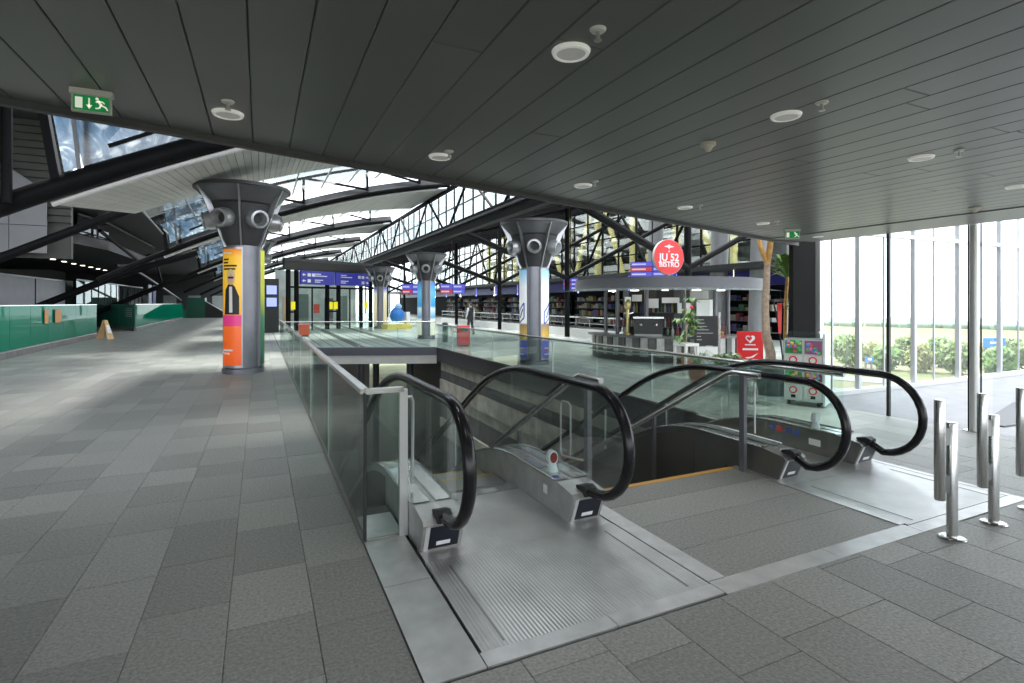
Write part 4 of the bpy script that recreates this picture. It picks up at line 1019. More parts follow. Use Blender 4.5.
# ================================================================== ENTRANCE PORTAL WITH BLUE SIGNS
PA = Vector((1.55, 35.2, 0)); PDIR = Vector((.87, .49, 0)).normalized(); PROT = math.atan2(PDIR.y, PDIR.x)
t = thing('entrance_portal', 'dark framed glass door portal carrying the blue direction signs', 'portal', PA, PROT)
LW = 6.3
for s in (0, .55, 2.75, 3.62, 5.45, 6.3): MB().box(s - .1, s + .1, -.1, .1, 0, 4.2).build('post', DARK, t)
MB().box(-.3, LW + .1, -.12, .12, 3.72, 4.3).build('lintel', mat('lintel_dark', (.035, .03, .028), .5), t)
MB().box(-.3, LW + .1, -.14, .14, 4.28, 4.45).build('lintel_cap', DGREY, t)
MB().box(0, LW, -.06, .06, 2.62, 2.74).build('door_head', DARK, t)
MB().box(2.75, 3.62, -.06, .06, 1.75, 1.85).box(2.75, 3.62, -.06, .06, 1.1, 1.2).box(-.1, .55, -.06, .06, 1.1, 1.2).build('mid_rail', DARK, t)
for a, b in ((0.1, .45), (.65, 2.65), (2.85, 3.52), (3.72, 5.35), (5.55, 6.2)):
    MB().box(a, b, -.01, .01, .05, 2.62).build('door_glass', GLCLEAR, t)
for s in (1.62, 4.5): MB().box(s, s + .06, -.04, .04, 0, 2.62).build('door_stile', DARK, t)
for s in (.3, 3.0, 3.38, 5.85): MB().box(s - .14, s + .14, -.06, -.03, 1.3, 1.78).build('yellow_notice', mat('notice_yellow', (.85, .75, .02), .5, emit=((.8, .7, 0), .15)), t)
for s, (a, b) in enumerate(((.65, 3.05), (3.2, 5.9))):
    sg = thing('direction_sign', ['left blue direction sign with arrows pointing left over the portal', 'right blue direction sign with arrows pointing right over the portal'][s], 'sign', PA + PDIR * ((a + b) / 2), PROT, 'blue portal signs')
    hw = (b - a) / 2; MB().box(-hw, hw, -.34, -.16, 2.86, 3.70).build('panel', NAVY, sg)
    sd_ = -1 if s == 0 else 1
    for z in (3.45, 3.08):
        MB().box(*(sorted((sd_ * (hw - .12), sd_ * (hw - .32)))), -.355, -.345, z - .03, z + .03).build('arrow', SIGNW, sg)
        MB().prism_y([(sd_ * (hw - .06), z), (sd_ * (hw - .2), z + .1), (sd_ * (hw - .2), z - .1)], -.355, -.345).build('arrow', SIGNW, sg)
    for z, n in ((3.45, 2), (3.08, 1)):
        for i in range(n): xx = sd_ * (hw - .55 - .3 * i); MB().box(xx - .11, xx + .11, -.355, -.345, z - .1, z + .1).build('pictogram', SIGNW, sg)
    for z, w in ((3.52, .45), (3.40, .9), (3.14, .6), (3.02, .4)):
        x0 = -.25 if s == 0 else -1.0
        MB().box(x0, x0 + w, -.355, -.345, z - .028, z + .028).build('text_line', SIGNW, sg)
# room beyond the portal: light back wall with red and dark furniture
struct(MB().obox(tuple(PA + Vector((-.5, 9, 2.1))), tuple(PA + PDIR * 7.4 + Vector((-.5, 9, 2.1))), .1, 4.2).build('wall_portal_back', mat('portal_back', (.42, .46, .44), .6, noise=(1.2, .2))))
pb = bpy.data.objects['wall_portal_back']
for s_, w_, h0, h1, c_ in ((.6, .7, 0, 2.2, (.5, .36, .22)), (1.9, .9, .3, 2.4, (.12, .16, .15)), (3.3, .5, .9, 1.6, (.6, .08, .05)), (4.3, .8, 0, 2.1, (.10, .10, .11)), (5.6, .9, .2, 2.3, (.14, .18, .17)), (6.6, .5, 0, 2.0, (.6, .62, .6))):
    a_ = PA + PDIR * s_ + Vector((-.5, 8.92, (h0 + h1) / 2)); b_ = a_ + PDIR * w_
    MB().obox(tuple(a_), tuple(b_), .06, h1 - h0).build('door_panel', mat('portal_panel_%d' % int(s_ * 10), c_, .5), pb)
t = thing('info_screen_stand', 'dark stand with two small screens left of the portal', 'screen', PA + Vector((-1.0, -1.5, 0)), PROT)
MB().box(-.45, .45, -.1, .1, 0, 3.1).build('stand', BLACK, t)
for z in (1.5, 2.2): MB().box(-.3, .3, -.13, -.1, z, z + .5).build('screen', mat('screen_blue', (.1, .12, .3), .3, emit=((.25, .3, .7), .6)), t)

# ================================================================== BISTRO
BC = Vector((11.9, 13.6, 0)); A0 = math.atan2(-BC.y, -BC.x)
def arc(c, r, a0, a1, n, z): return [(c[0] + r * math.cos(a0 + (a1 - a0) * i / n), c[1] + r * math.sin(a0 + (a1 - a0) * i / n), z) for i in range(n + 1)]
t = thing('bistro_counter', 'curved bistro counter clad in upright metal panels', 'counter', BC)
pan = [mat('counter_light', (.42, .42, .40), .35, metal=.5, noise=(5, .2)), mat('counter_dark', (.10, .10, .095), .4, metal=.4, noise=(5, .2))]
nP = 26; aa0, aa1 = A0 - 1.25, A0 + 1.25; Rb = 2.4
for i in range(nP):
    a = aa0 + (aa1 - aa0) * i / nP; b = aa0 + (aa1 - aa0) * (i + .93) / nP; r = Rb + (.03 if i % 2 else 0)
    vs = [(r * math.cos(q), r * math.sin(q), z) for z in (.16, .70) for q in (a, b)] + [((r - .1) * math.cos(q), (r - .1) * math.sin(q), z) for z in (.16, .70) for q in (a, b)]
    MB().add(vs, [(0, 1, 3, 2), (0, 2, 6, 4), (1, 5, 7, 3)]).build('front_panel', pan[i % 2], t)
def ringsect(r0, r1, z0, z1, a0=aa0, a1=aa1, n=28):
    m = MB(); I0, O0, I1, O1 = (arc((0, 0), r, a0, a1, n, z) for r, z in ((r0, z0), (r1, z0), (r0, z1), (r1, z1)))
    m.strip(O0, O1); m.strip(O1, I1); m.strip(I1, I0); m.strip(I0, O0); k = len(m.v)
    m.add([I0[0], O0[0], O1[0], I1[0]], [(0, 1, 2, 3)]); m.add([I0[-1], O0[-1], O1[-1], I1[-1]], [(3, 2, 1, 0)]); return m
ringsect(Rb - .25, Rb - .02, 0, .16).build('plinth', BLACK, t)
ringsect(Rb - .4, Rb + .12, .70, .76).build('countertop', mat('counter_top', (.12, .12, .12), .3), t, smooth=30)
ringsect(Rb + .03, Rb + .09, .22, .26).build('foot_rail', STEEL, t, smooth=30)
t = thing('bistro_canopy', 'round grey bistro canopy with a glass awning around it', 'canopy', BC)
ringsect(2.4, 2.9, 2.12, 2.42, A0 - 1.7, A0 + 1.75).build('fascia', mat('canopy_grey', (.085, .085, .095), .45), t, smooth=30)
ringsect(.2, 2.75, 2.38, 2.44, A0 - 1.7, A0 + 1.75).build('roof_disc', DGREY, t)
aw0 = A0 - 1.3; 
for i in range(22):
    a = aw0 + 2.5 * i / 22; b = aw0 + 2.5 * (i + .96) / 22
    MB().add([(2.9 * math.cos(a), 2.9 * math.sin(a), 2.14), (2.9 * math.cos(b), 2.9 * math.sin(b), 2.14), (3.5 * math.cos(b), 3.5 * math.sin(b), 2.04), (3.5 * math.cos(a), 3.5 * math.sin(a), 2.04)], [(0, 1, 2, 3)]).build('awning_pane', glass('awning_glass', (.6, .72, .7), .8, .35, (.6, .7, .68)), t)
for i in range(6):
    a = A0 - 1.4 + 2.8 * i / 5; MB().lathe([(.06, 0), (.06, 2.15)], 10, (1.9 * math.cos(a), 1.9 * math.sin(a))).build('support', MGREY, t, smooth=True)
# back bar inside the ring
t = thing('back_bar', 'dark back bar with shelves, bottles and white menu sheets under the bistro canopy', 'back bar', BC)
def bb(n, a, r, w, h, z, m, d=.06):
    x, y = r * math.cos(a), r * math.sin(a); b = MB().box(-d / 2, d / 2, -w / 2, w / 2, z, z + h); b.xf(Matrix.Translation((x, y, 0)) @ Matrix.Rotation(a, 4, 'Z')); return b.build(n, m, t)
for i in range(9):
    a = A0 - 1.5 + 3.0 * i / 8
    bb('wall_panel', a, 1.3, .52, 2.1, 0, [BLACK, mat('back_bar_brown', (.05, .045, .04), .4)][i % 2] if i < 6 else mat('bar_white', (.62, .62, .6), .5))
    for z in (.95, 1.4, 1.8): bb('shelf', a, 1.42, .5, .02, z, DGREY, .2)
    for k in range(5):
        aj = a + (k - 2) * .07
        for z in (.97, 1.42):
            x, y = 1.46 * math.cos(aj), 1.46 * math.sin(aj); hh = sr.uniform(.2, .3)
            MB().lathe([(.035, z), (.037, z + hh * .6), (.014, z + hh * .75), (.014, z + hh)], 8, (x, y)).build('bottle', sr.choice(SHM), t, smooth=True)
for da, z, w, h in ((-.55, 1.75, .34, .2), (-.25, 1.55, .42, .28), (.1, 1.7, .5, .16), (.35, 1.4, .4, .3), (.75, 1.3, .5, .5), (1.05, 1.2, .4, .6)):
    bb('menu_sheet', A0 + da, 1.58, w, h, z, SIGNW, .02)
for da in (-.9, -.45, 0, .45, .9):
    bb('lamp', A0 + da, 2.0, .18, .05, 2.06, GLOWW, .18)
# things on the counter
def onbar(da, r=2.28): return (BC.x + r * math.cos(A0 + da), BC.y + r * math.sin(A0 + da), .76)
t = thing('beer_tap', 'tall brass beer tap column on the bistro counter', 'beer tap', onbar(-.48))
MB().lathe([(.1, 0), (.1, .04), (.05, .08), (.045, .75), (.09, .8), (.1, .95), (.03, 1.05)], 14).build('column', mat('brass', (.6, .5, .22), .3, metal=.7), t, smooth=True)
for s in (-1, 1): MB().obox((0, 0, .62), (s * .16, -.05, .66), .03, .03).build('spout', STEEL, t)
MB().box(-.11, .11, -.01, .01, .98, 1.12).build('badge', SIGNW, t)
t = thing('coffee_machine', 'black coffee machine on the bistro counter', 'coffee machine', onbar(-.2), A0)
MB().box(-.25, .25, -.4, .4, .06, .5).build('body', BLACK, t); MB().box(-.28, .28, -.42, .42, .5, .55).build('cup_rail', STEEL, t); MB().box(-.3, .28, -.38, .38, 0, .06).build('drip_tray', STEELD, t)
for k in (-.2, .2): MB().lathe([(.05, .3), (.05, .36)], 10, (.29, k)).build('group_head', STEEL, t)
for j, da in enumerate((.03, .09, .15, .21)):
    t = tag(MB().lathe([(.04, 0), (.045, .16), (.016, .22), (.016, .3)], 10).build('bottle', SHM[j + 1], smooth=True), ['dark green bottle', 'pale grey bottle', 'dark red bottle', 'blue bottle'][j] + ' on the right part of the bistro counter', 'bottle', 'bottles on the counter'); t.location = onbar(da)
t = thing('glass_display', 'low glass display case on the bistro counter', 'display case', onbar(.52), A0)
MB().box(-.2, .2, -.5, .5, 0, .04).build('tray', STEEL, t)
for k in (-.2, .2): MB().box(k - .005, k + .005, -.5, .5, .04, .34).build('pane', GLCLEAR, t)
MB().box(-.2, .2, -.5, .5, .34, .35).build('lid', GLCLEAR, t)
for k in range(6): MB().sphere((0, -.4 + .16 * k, .09), .06, 8, 5).build('pastry', mat('pastry', (.5, .28, .09), .7), t, smooth=True)
# round red sign
RS = Vector((10.7, 12.1, 3.03)); rz = math.atan2(-RS.y, -RS.x) + PI / 2 + .62
t = thing('bistro_sign', 'round red JU 52 BISTRO sign on a post above the canopy', 'sign', (RS.x, RS.y, 2.44), rz)
n = 40; cz_ = RS.z - 2.44
MB().prism_y([(.5 * math.cos(2 * PI * i / n), cz_ + .5 * math.sin(2 * PI * i / n)) for i in range(n)], -.05, .06).build('disc', REDM, t)
MB().prism_y([(.51 * math.cos(2 * PI * i / n), cz_ + .51 * math.sin(2 * PI * i / n)) for i in range(n)], -.04, .05).build('edge_band', mat('sign_edge', (.6, .6, .6), .4), t)
MB().box(-.04, .04, -.03, .03, .0, cz_ - .4).build('post', OCHRE, t)
text('JU 52', .30, SIGNW, t, (0, -.055, cz_ - .02), (PI / 2, 0, 0), font_sx=1.0); text('BISTRO', .22, SIGNW, t, (0, -.055, cz_ - .22), (PI / 2, 0, 0), font_sx=.95)
em = MB().prism_y([(-.18, cz_ + .30), (-.03, cz_ + .27), (0, cz_ + .22), (.03, cz_ + .27), (.18, cz_ + .30), (.03, cz_ + .335), (0, cz_ + .37), (-.03, cz_ + .335)], -.056, -.05)
em.build('plane_emblem', SIGNW, t); MB().prism_y([(-.02, cz_ + .14), (.02, cz_ + .14), (.02, cz_ + .18), (-.02, cz_ + .18)], -.056, -.05).build('dot_emblem', SIGNW, t)
# blue boards behind the sign
def board(label, x, y, z0, z1, w, rz, rows):
    t = thing('info_board', label, 'info board', (x, y, z0), rz); h = z1 - z0
    MB().box(-w / 2, w / 2, -.05, .05, 0, h).build('case', DARK, t)
    MB().box(-.02, .02, -.02, .06, h, 4.85 + (x - XT) * .252 - z0).build('hanger', DARK, t)
    nc = 2
    for c in range(nc):
        for r in range(rows):
            red = (r == 1 and c == 0)
            a = -w / 2 + w / nc * c + .01; z = h - h / rows * (r + 1)
            p = MB().box(a, a + w / nc - .02, -.06, -.05, z + .01, z + h / rows - .01).build('row', mat('board_red', (.4, .03, .05), .4, emit=((.6, .05, .05), .1)) if red else mat('board_blue', (.06, .06, .4), .4, emit=((.12, .12, .7), .15)), t)
            MB().box(a + .05, a + w / nc * .7, -.063, -.06, z + h / rows * .35, z + h / rows * .65).build('row_text', mat('row_text', (.6, .6, .8), .5), p)
board('large blue info board with a red row left of the round sign', 13.3, 15.9, 2.50, 3.25, 1.6, -.75, 4)
board('small blue info board hanging right of the white and blue poster column', 14.2, 23.2, 2.35, 2.95, .75, -.5, 3)
board('blue and red info board hanging right of the sky blue poster column', 10.6, 31.0, 2.25, 2.85, 1.5, -.2, 2)
board('blue info board hanging left of the sky blue poster column', 9.6, 36.7, 2.3, 3.0, 1.4, -.2, 2)

# ---- white kerb and rail in front of the shops
t = thing('shop_railing', 'long steel railing on a white kerb in front of the dark shops', 'railing', (14.4, 19, 0))
MB().box(-.08, .08, 0, 26, 0, .42).build('kerb', WHITE, t)
for k in range(21): MB().lathe([(.022, .4), (.022, .98)], 8, (0, .2 + 1.28 * k)).build('post', STEEL, t)
MB().tube([(0, 0, 1.0), (0, 26, 1.0)], .035, 8).build('top_rail', STEEL, t, smooth=True); MB().tube([(0, 0, .7), (0, 26, .7)], .015, 6).build('mid_rail', STEEL, t)
wr = ['nearest', 'second nearest', 'third nearest', 'fourth nearest', 'second farthest', 'farthest']
for k in range(6):
    t = thing('luggage_trolley', 'empty grey luggage trolley behind the shop railing, %s of the row' % wr[k], 'trolley', (16.0, 21 + 3.4 * k, 0), .2, 'parked luggage trolleys')
    MB().box(-.3, .3, -.5, .5, .15, .2).build('platform', STEELD, t); MB().tube([(-.28, .45, .2), (-.28, .6, 1.0), (.28, .6, 1.0), (.28, .45, .2)], .02, 6).build('handle', STEEL, t)
    MB().box(-.28, .28, .3, .42, .6, .85).build('basket', STEELD, t)
    for a, b in ((-.25, -.4), (.25, -.4), (0, .45)): MB().lathe_at([(.01, -.02), (.075, -.02), (.075, .02), (.01, .02)], (0, 0, 0), 10).xf(Matrix.Translation((a, b, .075)) @ Matrix.Rotation(PI / 2, 4, 'Y')).build('wheel', BLACK, t)

# ================================================================== PLANTS AND STANDS BY THE BISTRO
def leaves(mb, c, n, L, w, r, up=.6, droop=.35):
    for i in range(n):
        a = r.uniform(0, 2 * PI); e = r.uniform(-.2, 1) * up; l = L * r.uniform(.7, 1.1)
        d = Vector((math.cos(a), math.sin(a), 0)); s = Vector((-d.y, d.x, 0)) * w / 2
        p0 = Vector(c); p1 = p0 + d * l * .5 + Vector((0, 0, l * (.35 + e * .4))); p2 = p0 + d * l + Vector((0, 0, l * (.3 + e * .5 - droop)))
        mb.add([p0 - s * .4, p0 + s * .4, p1 + s, p1 - s, p2], [(0, 1, 2, 3), (3, 2, 4)])
    return mb
rl = random.Random(21)
def pot(t, r0, r1, h, m, name='pot'):
    MB().lathe([(r0, 0), (r1, h * .85), (r1 * 1.08, h * .86), (r1 * 1.08, h), (r1 * .9, h), (r1 * .88, h * .93), (1e-3, h * .93)], 20).build(name, m, t, smooth=35)
# tall yuccas
YB_ = gz(770, 394)
t = thing('yucca_plant', 'tall yucca with thick pale trunk and three branches in front of the black wall', 'plant', YB_)
pot(t, .26, .32, .5, mat('dark_pot', (.06, .09, .09), .4), 'planter')
MB().tube([(.0, 0, .45), (.02, 0, .75), (-.10, 0, 1.1), (-.13, 0, 1.6), (-.09, 0, 2.1), (-.07, 0, 2.45)], [.105, .09, .075, .065, .06, .055], 10).build('trunk', BARK, t, smooth=True)
for k, (dx, dy) in enumerate(((-.22, .1), (.0, -.12), (.24, .1))):
    MB().tube([(-.07, 0, 2.42), (-.07 + dx * .5, dy * .6, 2.75), (-.07 + dx, dy, 3.3)], [.05, .042, .04], 8).build('branch', OCHRE, t, smooth=True)
    leaves(MB(), (-.07 + dx, dy, 3.3), 34, .65, .06, rl, 1.0, .25).build('leaf_crown', LEAF, t)
YB2 = gz(786, 392)
t = thing('yucca_plant', 'slimmer yucca with ochre stem and green leaf crown beside the black wall', 'plant', YB2)
pot(t, .2, .26, .42, mat('dark_pot2', (.10, .14, .14), .4), 'planter')
MB().tube([(0, 0, .4), (-.02, 0, 1.2), (.0, 0, 1.8), (.04, 0, 2.2)], [.045, .035, .03, .03], 8).build('trunk', OCHRE, t, smooth=True)
leaves(MB(), (.04, 0, 2.17), 60, .55, .07, rl, 1.5, .05).build('leaf_crown', LEAF2, t)
leaves(MB(), (.14, -.1, 1.55), 20, .35, .05, rl, .8, .3).build('side_shoot', LEAF2, t)
# terracotta pot
p = gz(697, 380); t = thing('potted_plant', 'grassy plant in a terracotta pot behind the right railing', 'plant', p)
pot(t, .15, .2, .34, TERRA); leaves(MB(), (0, 0, .32), 40, .45, .03, rl, 1.2, .3).build('foliage', LEAF, t)
# teal planter with shrubs
p = gz(728, 386); t = thing('shrub_planter', 'wide teal planter with small leafy shrubs behind the railing', 'plant', p)
pot(t, .36, .42, .42, TEAL, 'planter')
for k in range(3): leaves(MB(), (-.22 + .2 * k, .05 * (-1) ** k, .42), 40, .3, .06, rl, 1.3, .2).build('shrub', [LEAF2, LEAF][k % 2], t)
# small tree in white frame
p = gz(686, 374); t = thing('planter_frame', 'white open planter frame with a small potted tree', 'plant', p)
for a in (-.18, .18):
    for b in (-.18, .18): MB().box(a - .025, a + .025, b - .025, b + .025, 0, .72).build('frame_leg', WHITE, t)
MB().box(-.21, .21, -.21, .21, .68, .74).build('frame_top', WHITE, t); MB().lathe([(.1, .2), (.13, .5)], 12).build('pot', TERRA, t, smooth=True)
MB().box(-.2, .2, -.2, .2, .17, .2).build('frame_shelf', WHITE, t)
MB().tube([(0, 0, .74), (.02, 0, 1.2), (.0, 0, 1.6)], .02, 6).build('stem', BARK, t)
for k in range(9): leaves(MB(), (rl.uniform(-.15, .2), rl.uniform(-.15, .15), rl.uniform(.75, 1.75)), 14, .26, .07, rl, .8, .3).build('leaf_cluster', [LEAF, LEAF2][k % 2], t)
MB().sphere((.2, 0, 1.75), .05, 8, 5).sphere((.22, .05, 1.6), .04, 8, 5).build('red_flower', REDM, t)
# chalk board
p = gz(706, 366); t = thing('menu_board', 'black menu board with faint chalk lines on a steel post', 'sign', p, -.6)
MB().box(-.3, .3, -.02, .02, .55, 1.35).build('board', BLACK, t); MB().box(.32, .37, -.025, .025, 0, 1.45).build('post', STEEL, t); MB().box(-.3, .3, -.02, .02, .05, .52).build('lower_panel', WHITE, t)
for k in range(7): MB().box(-.24, -.24 + .1 + .34 * rl.random(), -.025, -.02, 1.24 - .09 * k, 1.255 - .09 * k).build('chalk_line', mat('chalk', (.45, .45, .45), .7), t)
MB().box(-.25, .25, -.2, .2, 0, .05).build('foot', DARK, t)
# red ice cream sign
p = gz(750, 380); t = thing('ice_cream_sign', 'red ice cream sign with a white heart on a stand', 'sign', p, -.62)
MB().box(-.27, .27, -.02, .02, .46, 1.07).build('panel', REDM, t); MB().box(-.03, .03, -.02, .02, .05, .46).build('post', STEELD, t); MB().lathe([(.22, 0), (.22, .04), (.04, .06)], 18).build('base', STEELD, t, smooth=30)
def heart(s, cx_, cz__):
    pts = []
    for i in range(28):
        u = 2 * PI * i / 28; pts.append((cx_ + s * 16 * math.sin(u) ** 3 / 16, cz__ + s * (13 * math.cos(u) - 5 * math.cos(2 * u) - 2 * math.cos(3 * u) - math.cos(4 * u)) / 16))
    return pts
MB().prism_y(heart(.10, 0, .91), -.028, -.022).build('heart_emblem', SIGNW, t); MB().prism_y(heart(.055, -.02, .915), -.032, -.028).build('heart_inner', REDM, t)
MB().box(-.11, .11, -.028, -.022, .77, .79).build('text_line', SIGNW, t); MB().box(-.16, .16, -.028, -.022, .66, .70).build('text_line', SIGNW, t)
MB().prism_y([(-.12, .50), (.02, .52), (.16, .60), (.06, .50), (-.05, .47)], -.028, -.022).build('scoop_mark', SIGNW, t)
# stool
p = gz(748, 402); t = thing('bar_stool', 'pale teal round stool behind the stair handrail', 'stool', p)
MB().lathe([(.20, .46), (.22, .49), (.21, .54), (.001, .55)], 20).build('seat', TEAL, t, smooth=40)
for k in range(4): a = k * PI / 2 + .5; MB().tube([(.1 * math.cos(a), .1 * math.sin(a), .48), (.18 * math.cos(a), .18 * math.sin(a), 0)], .013, 6).build('leg', STEEL, t)
# black rack with red and white flags
p = gz(792, 390); t = thing('newspaper_rack', 'black stand with red and white pennants beside the capsule machine', 'stand', (p[0] + .1, p[1] + .1, 0), -.4)
MB().box(-.2, .2, -.15, .15, 0, .5).build('base_box', BLACK, t)
for a in (-.15, 0, .15): MB().tube([(a, 0, .5), (a * 1.6, 0, 1.2), (a * 2.2, .05, 1.75)], .018, 6).build('arm', BLACK, t)
MB().box(-.36, .36, -.03, .06, 1.72, 1.78).build('top_bar', BLACK, t)
for k in range(4): MB().add([(-.3 + .13 * k, -.04, 1.7), (-.2 + .13 * k, -.04, 1.7), (-.22 + .13 * k, -.05, 1.1), (-.28 + .13 * k, -.05, 1.1)], [(0, 1, 2, 3)]).build('pennant', [REDM, SIGNW][k % 2], t)

# capsule vending machine
p = gz(806, 404); t = thing('capsule_machine', 'white capsule toy vending machine with red dials beside the window', 'vending machine', p, -1.12)
VW = mat('vending_white', (.66, .72, .70), .4); W2 = .29
MB().box(-W2, W2, -.22, .22, .08, 1.10).build('body', VW, t)
MB().prism_y([(-W2 + .02, 1.10), (W2 - .02, 1.10), (W2 - .02, 1.16), (W2 - .08, 1.23), (-W2 + .08, 1.23), (-W2 + .02, 1.16)], -.2, .2).build('clear_hood', GLCLEAR, t)
MB().box(W2, W2 + .03, -.26, .24, .03, 1.2).build('side_panel', mat('side_white', (.78, .82, .82), .4), t)
rv = random.Random(3); cap = [mat('capsule_%d' % i, c, .3) for i, c in enumerate(((.7, .1, .1), (.1, .3, .7), (.1, .5, .2), (.8, .6, .1), (.7, .2, .5)))]
for r_, zb in enumerate((.12, .62)):
    for c_ in range(2):
        cx_ = -W2 / 2 + c_ * W2
        u = MB().box(cx_ - W2 / 2 + .015, cx_ + W2 / 2 - .015, -.245, -.22, zb, zb + .22).build('dispenser', WGLOSS, t)
        n = 18; ring = [(math.cos(2 * PI * i / n), math.sin(2 * PI * i / n)) for i in range(n)]
        MB().prism_y([(cx_ + .062 * a, zb + .14 + .062 * b) for a, b in ring], -.262, -.246).build('dial', REDM, u); MB().prism_y([(cx_ + .04 * a, zb + .14 + .04 * b) for a, b in ring], -.275, -.262).build('dial_knob', WGLOSS, u)
        MB().box(cx_ - .035, cx_ + .035, -.25, -.246, zb + .01, zb + .06).build('chute', DARK, u)
        MB().box(cx_ - W2 / 2 + .02, cx_ + W2 / 2 - .02, -.236, -.23, zb + .24, zb + .46).build('toy_window', GLCLEAR, t)
        for q in range(14): MB().sphere((cx_ + rv.uniform(-.09, .09), -.225, zb + .26 + rv.uniform(0, .17)), .032, 8, 5).build('capsule', rv.choice(cap), u)
        MB().box(cx_ - W2 / 2 + .02, cx_ + W2 / 2 - .02, -.224, -.2215, zb + .24, zb + .46).build('toy_card', rv.choice(cap), u)
for a in (-.22, .22):
    for b in (-.16, .16): MB().lathe([(.03, 0), (.03, .08)], 8, (a, b)).build('castor', BLACK, t)

# ================================================================== PERSON, BIN, RIDE
def person(label, loc, rz):
    me = bpy.data.meshes.new('person')
    J = {'pel': (0, 0, .95, .13), 'wai': (0, 0, 1.08, .125), 'che': (0, 0, 1.30, .155), 'nek': (0, 0, 1.47, .06), 'hd0': (0, .015, 1.56, .075), 'hd1': (0, .01, 1.65, .095), 'hd2': (0, 0, 1.73, .06),
         'lsh': (-.19, 0, 1.40, .065), 'lel': (-.26, -.02, 1.14, .045), 'lwr': (-.25, .08, .92, .034), 'lha': (-.245, .11, .83, .036), 'rsh': (.19, 0, 1.40, .065), 'rel': (.26, .0, 1.14, .045), 'rwr': (.25, .03, .90, .034), 'rha': (.245, .05, .81, .036),
         'lhi': (-.095, 0, .88, .10), 'lkn': (-.10, .07, .50, .068), 'lan': (-.10, -.02, .09, .05), 'lto': (-.10, .13, .04, .04), 'rhi': (.095, 0, .88, .10), 'rkn': (.10, -.02, .50, .068), 'ran': (.10, -.16, .11, .05), 'rto': (.10, -.02, .04, .04)}
    names = list(J); E_ = [('pel', 'wai'), ('wai', 'che'), ('che', 'nek'), ('nek', 'hd0'), ('hd0', 'hd1'), ('hd1', 'hd2'), ('che', 'lsh'), ('lsh', 'lel'), ('lel', 'lwr'), ('lwr', 'lha'), ('che', 'rsh'), ('rsh', 'rel'), ('rel', 'rwr'), ('rwr', 'rha'),
          ('pel', 'lhi'), ('lhi', 'lkn'), ('lkn', 'lan'), ('lan', 'lto'), ('pel', 'rhi'), ('rhi', 'rkn'), ('rkn', 'ran'), ('ran', 'rto')]
    me.from_pydata([J[n][:3] for n in names], [(names.index(a), names.index(b)) for a, b in E_], [])
    o = bpy.data.objects.new('person', me); COL.objects.link(o)
    sk = o.modifiers.new('skin', 'SKIN'); sub = o.modifiers.new('sub', 'SUBSURF'); sub.levels = 2; sub.render_levels = 2
    for i, n in enumerate(names): me.skin_vertices[0].data[i].radius = (J[n][3],) * 2
    me.skin_vertices[0].data[0].use_root = True
    bpy.context.view_layer.update()
    m2 = bpy.data.meshes.new_from_object(o.evaluated_get(bpy.context.evaluated_depsgraph_get())); bpy.data.objects.remove(o)
    ms = [mat('skin', (.55, .33, .24), .5), mat('vest_black', (.02, .02, .025), .7), mat('shirt_white', (.75, .75, .75), .7), mat('trousers_dark', (.03, .03, .04), .7), mat('hair_dark', (.08, .05, .03), .6)]
    m2.materials.clear()
    for m in ms: m2.materials.append(m)
    for p in m2.polygons:
        c = p.center; p.use_smooth = True
        if c.z > 1.64 or (c.z > 1.55 and c.y < -.03): k = 4
        elif c.z > 1.47: k = 0
        elif abs(c.x) > .17 and c.z > .93: k = 2
        elif abs(c.x) > .19: k = 0
        elif c.z > .93: k = 1
        else: k = 3
        p.material_index = k
    o = bpy.data.objects.new('person', m2); COL.objects.link(o); o.location = loc; o.rotation_euler = (0, 0, rz); return tag(o, label, 'person')
person('person in a black vest and white shirt walking between the columns', (10.1, 26.6, 0), .4)
p = gz(463, 346.5); t = thing('waste_bin', 'red box shaped waste bin behind the right railing', 'bin', p, -.3)
MB().box(-.2, .25, -.2, .2, .08, .82).build('body', REDM, t); MB().box(-.24, -.2, -.2, .2, .05, .84).build('dark_side', mat('bin_dark', (.12, .02, .02), .5), t); MB().box(-.1, .18, -.21, -.2, .6, .72).build('slot', BLACK, t); MB().box(-.18, .2, -.15, .15, 0, .08).build('foot', STEELD, t)
p = gz(445, 342); t = thing('litter_pillar', 'slim dark green litter pillar left of the red bin', 'bin', p)
MB().lathe([(.12, 0), (.12, .75), (.13, .76), (.13, .82), (.06, .86)], 16).build('body', mat('pillar_green', (.03, .07, .06), .5), t, smooth=35); MB().box(-.06, .06, -.125, -.1, .6, .68).build('slot', BLACK, t)
p = gz(397, 328.5); t = thing('kiddie_ride', 'blue coin operated ride on a yellow base between two columns', 'ride', p, .2)
MB().box(-.9, .9, -.5, .5, 0, .28).build('base', YELL, t)
MB().lathe_at([(.001, -.4), (.35, -.3), (.5, 0), (.42, .35), (.2, .6), (.001, .65)], (0, 0, .8), 16).build('shell', mat('ride_blue', (.03, .2, .6), .3), t, smooth=True)
MB().lathe_at([(.001, -.15), (.2, -.1), (.24, .05), (.1, .22), (.001, .25)], (.05, -.1, 1.45), 12).build('canopy', mat('ride_light', (.3, .5, .75), .3), t, smooth=True); MB().box(.6, .85, -.2, .2, .28, 1.1).build('coin_box', SIGNW, t)
# red crates along the glass railing
for k, (u, v, lb) in enumerate(((309, 340, 'red lidded crate inside the bridge railing, the nearer one'), (294, 327.5, 'red lidded crate inside the bridge railing, the farther one'))):
    x, y, z = gz(u, v); t = thing('red_crate', lb, 'box', (max(x, 1.15), y + 3 + k * 3, 0)); MB().box(-.25, .25, -.18, .18, .06, .55).build('body', mat('orange_red', (.75, .10, .03), .4), t); MB().box(-.27, .27, -.2, .2, .55, .6).build('lid', REDM, t); MB().box(-.2, .2, -.14, .14, 0, .06).build('plinth', BLACK, t)

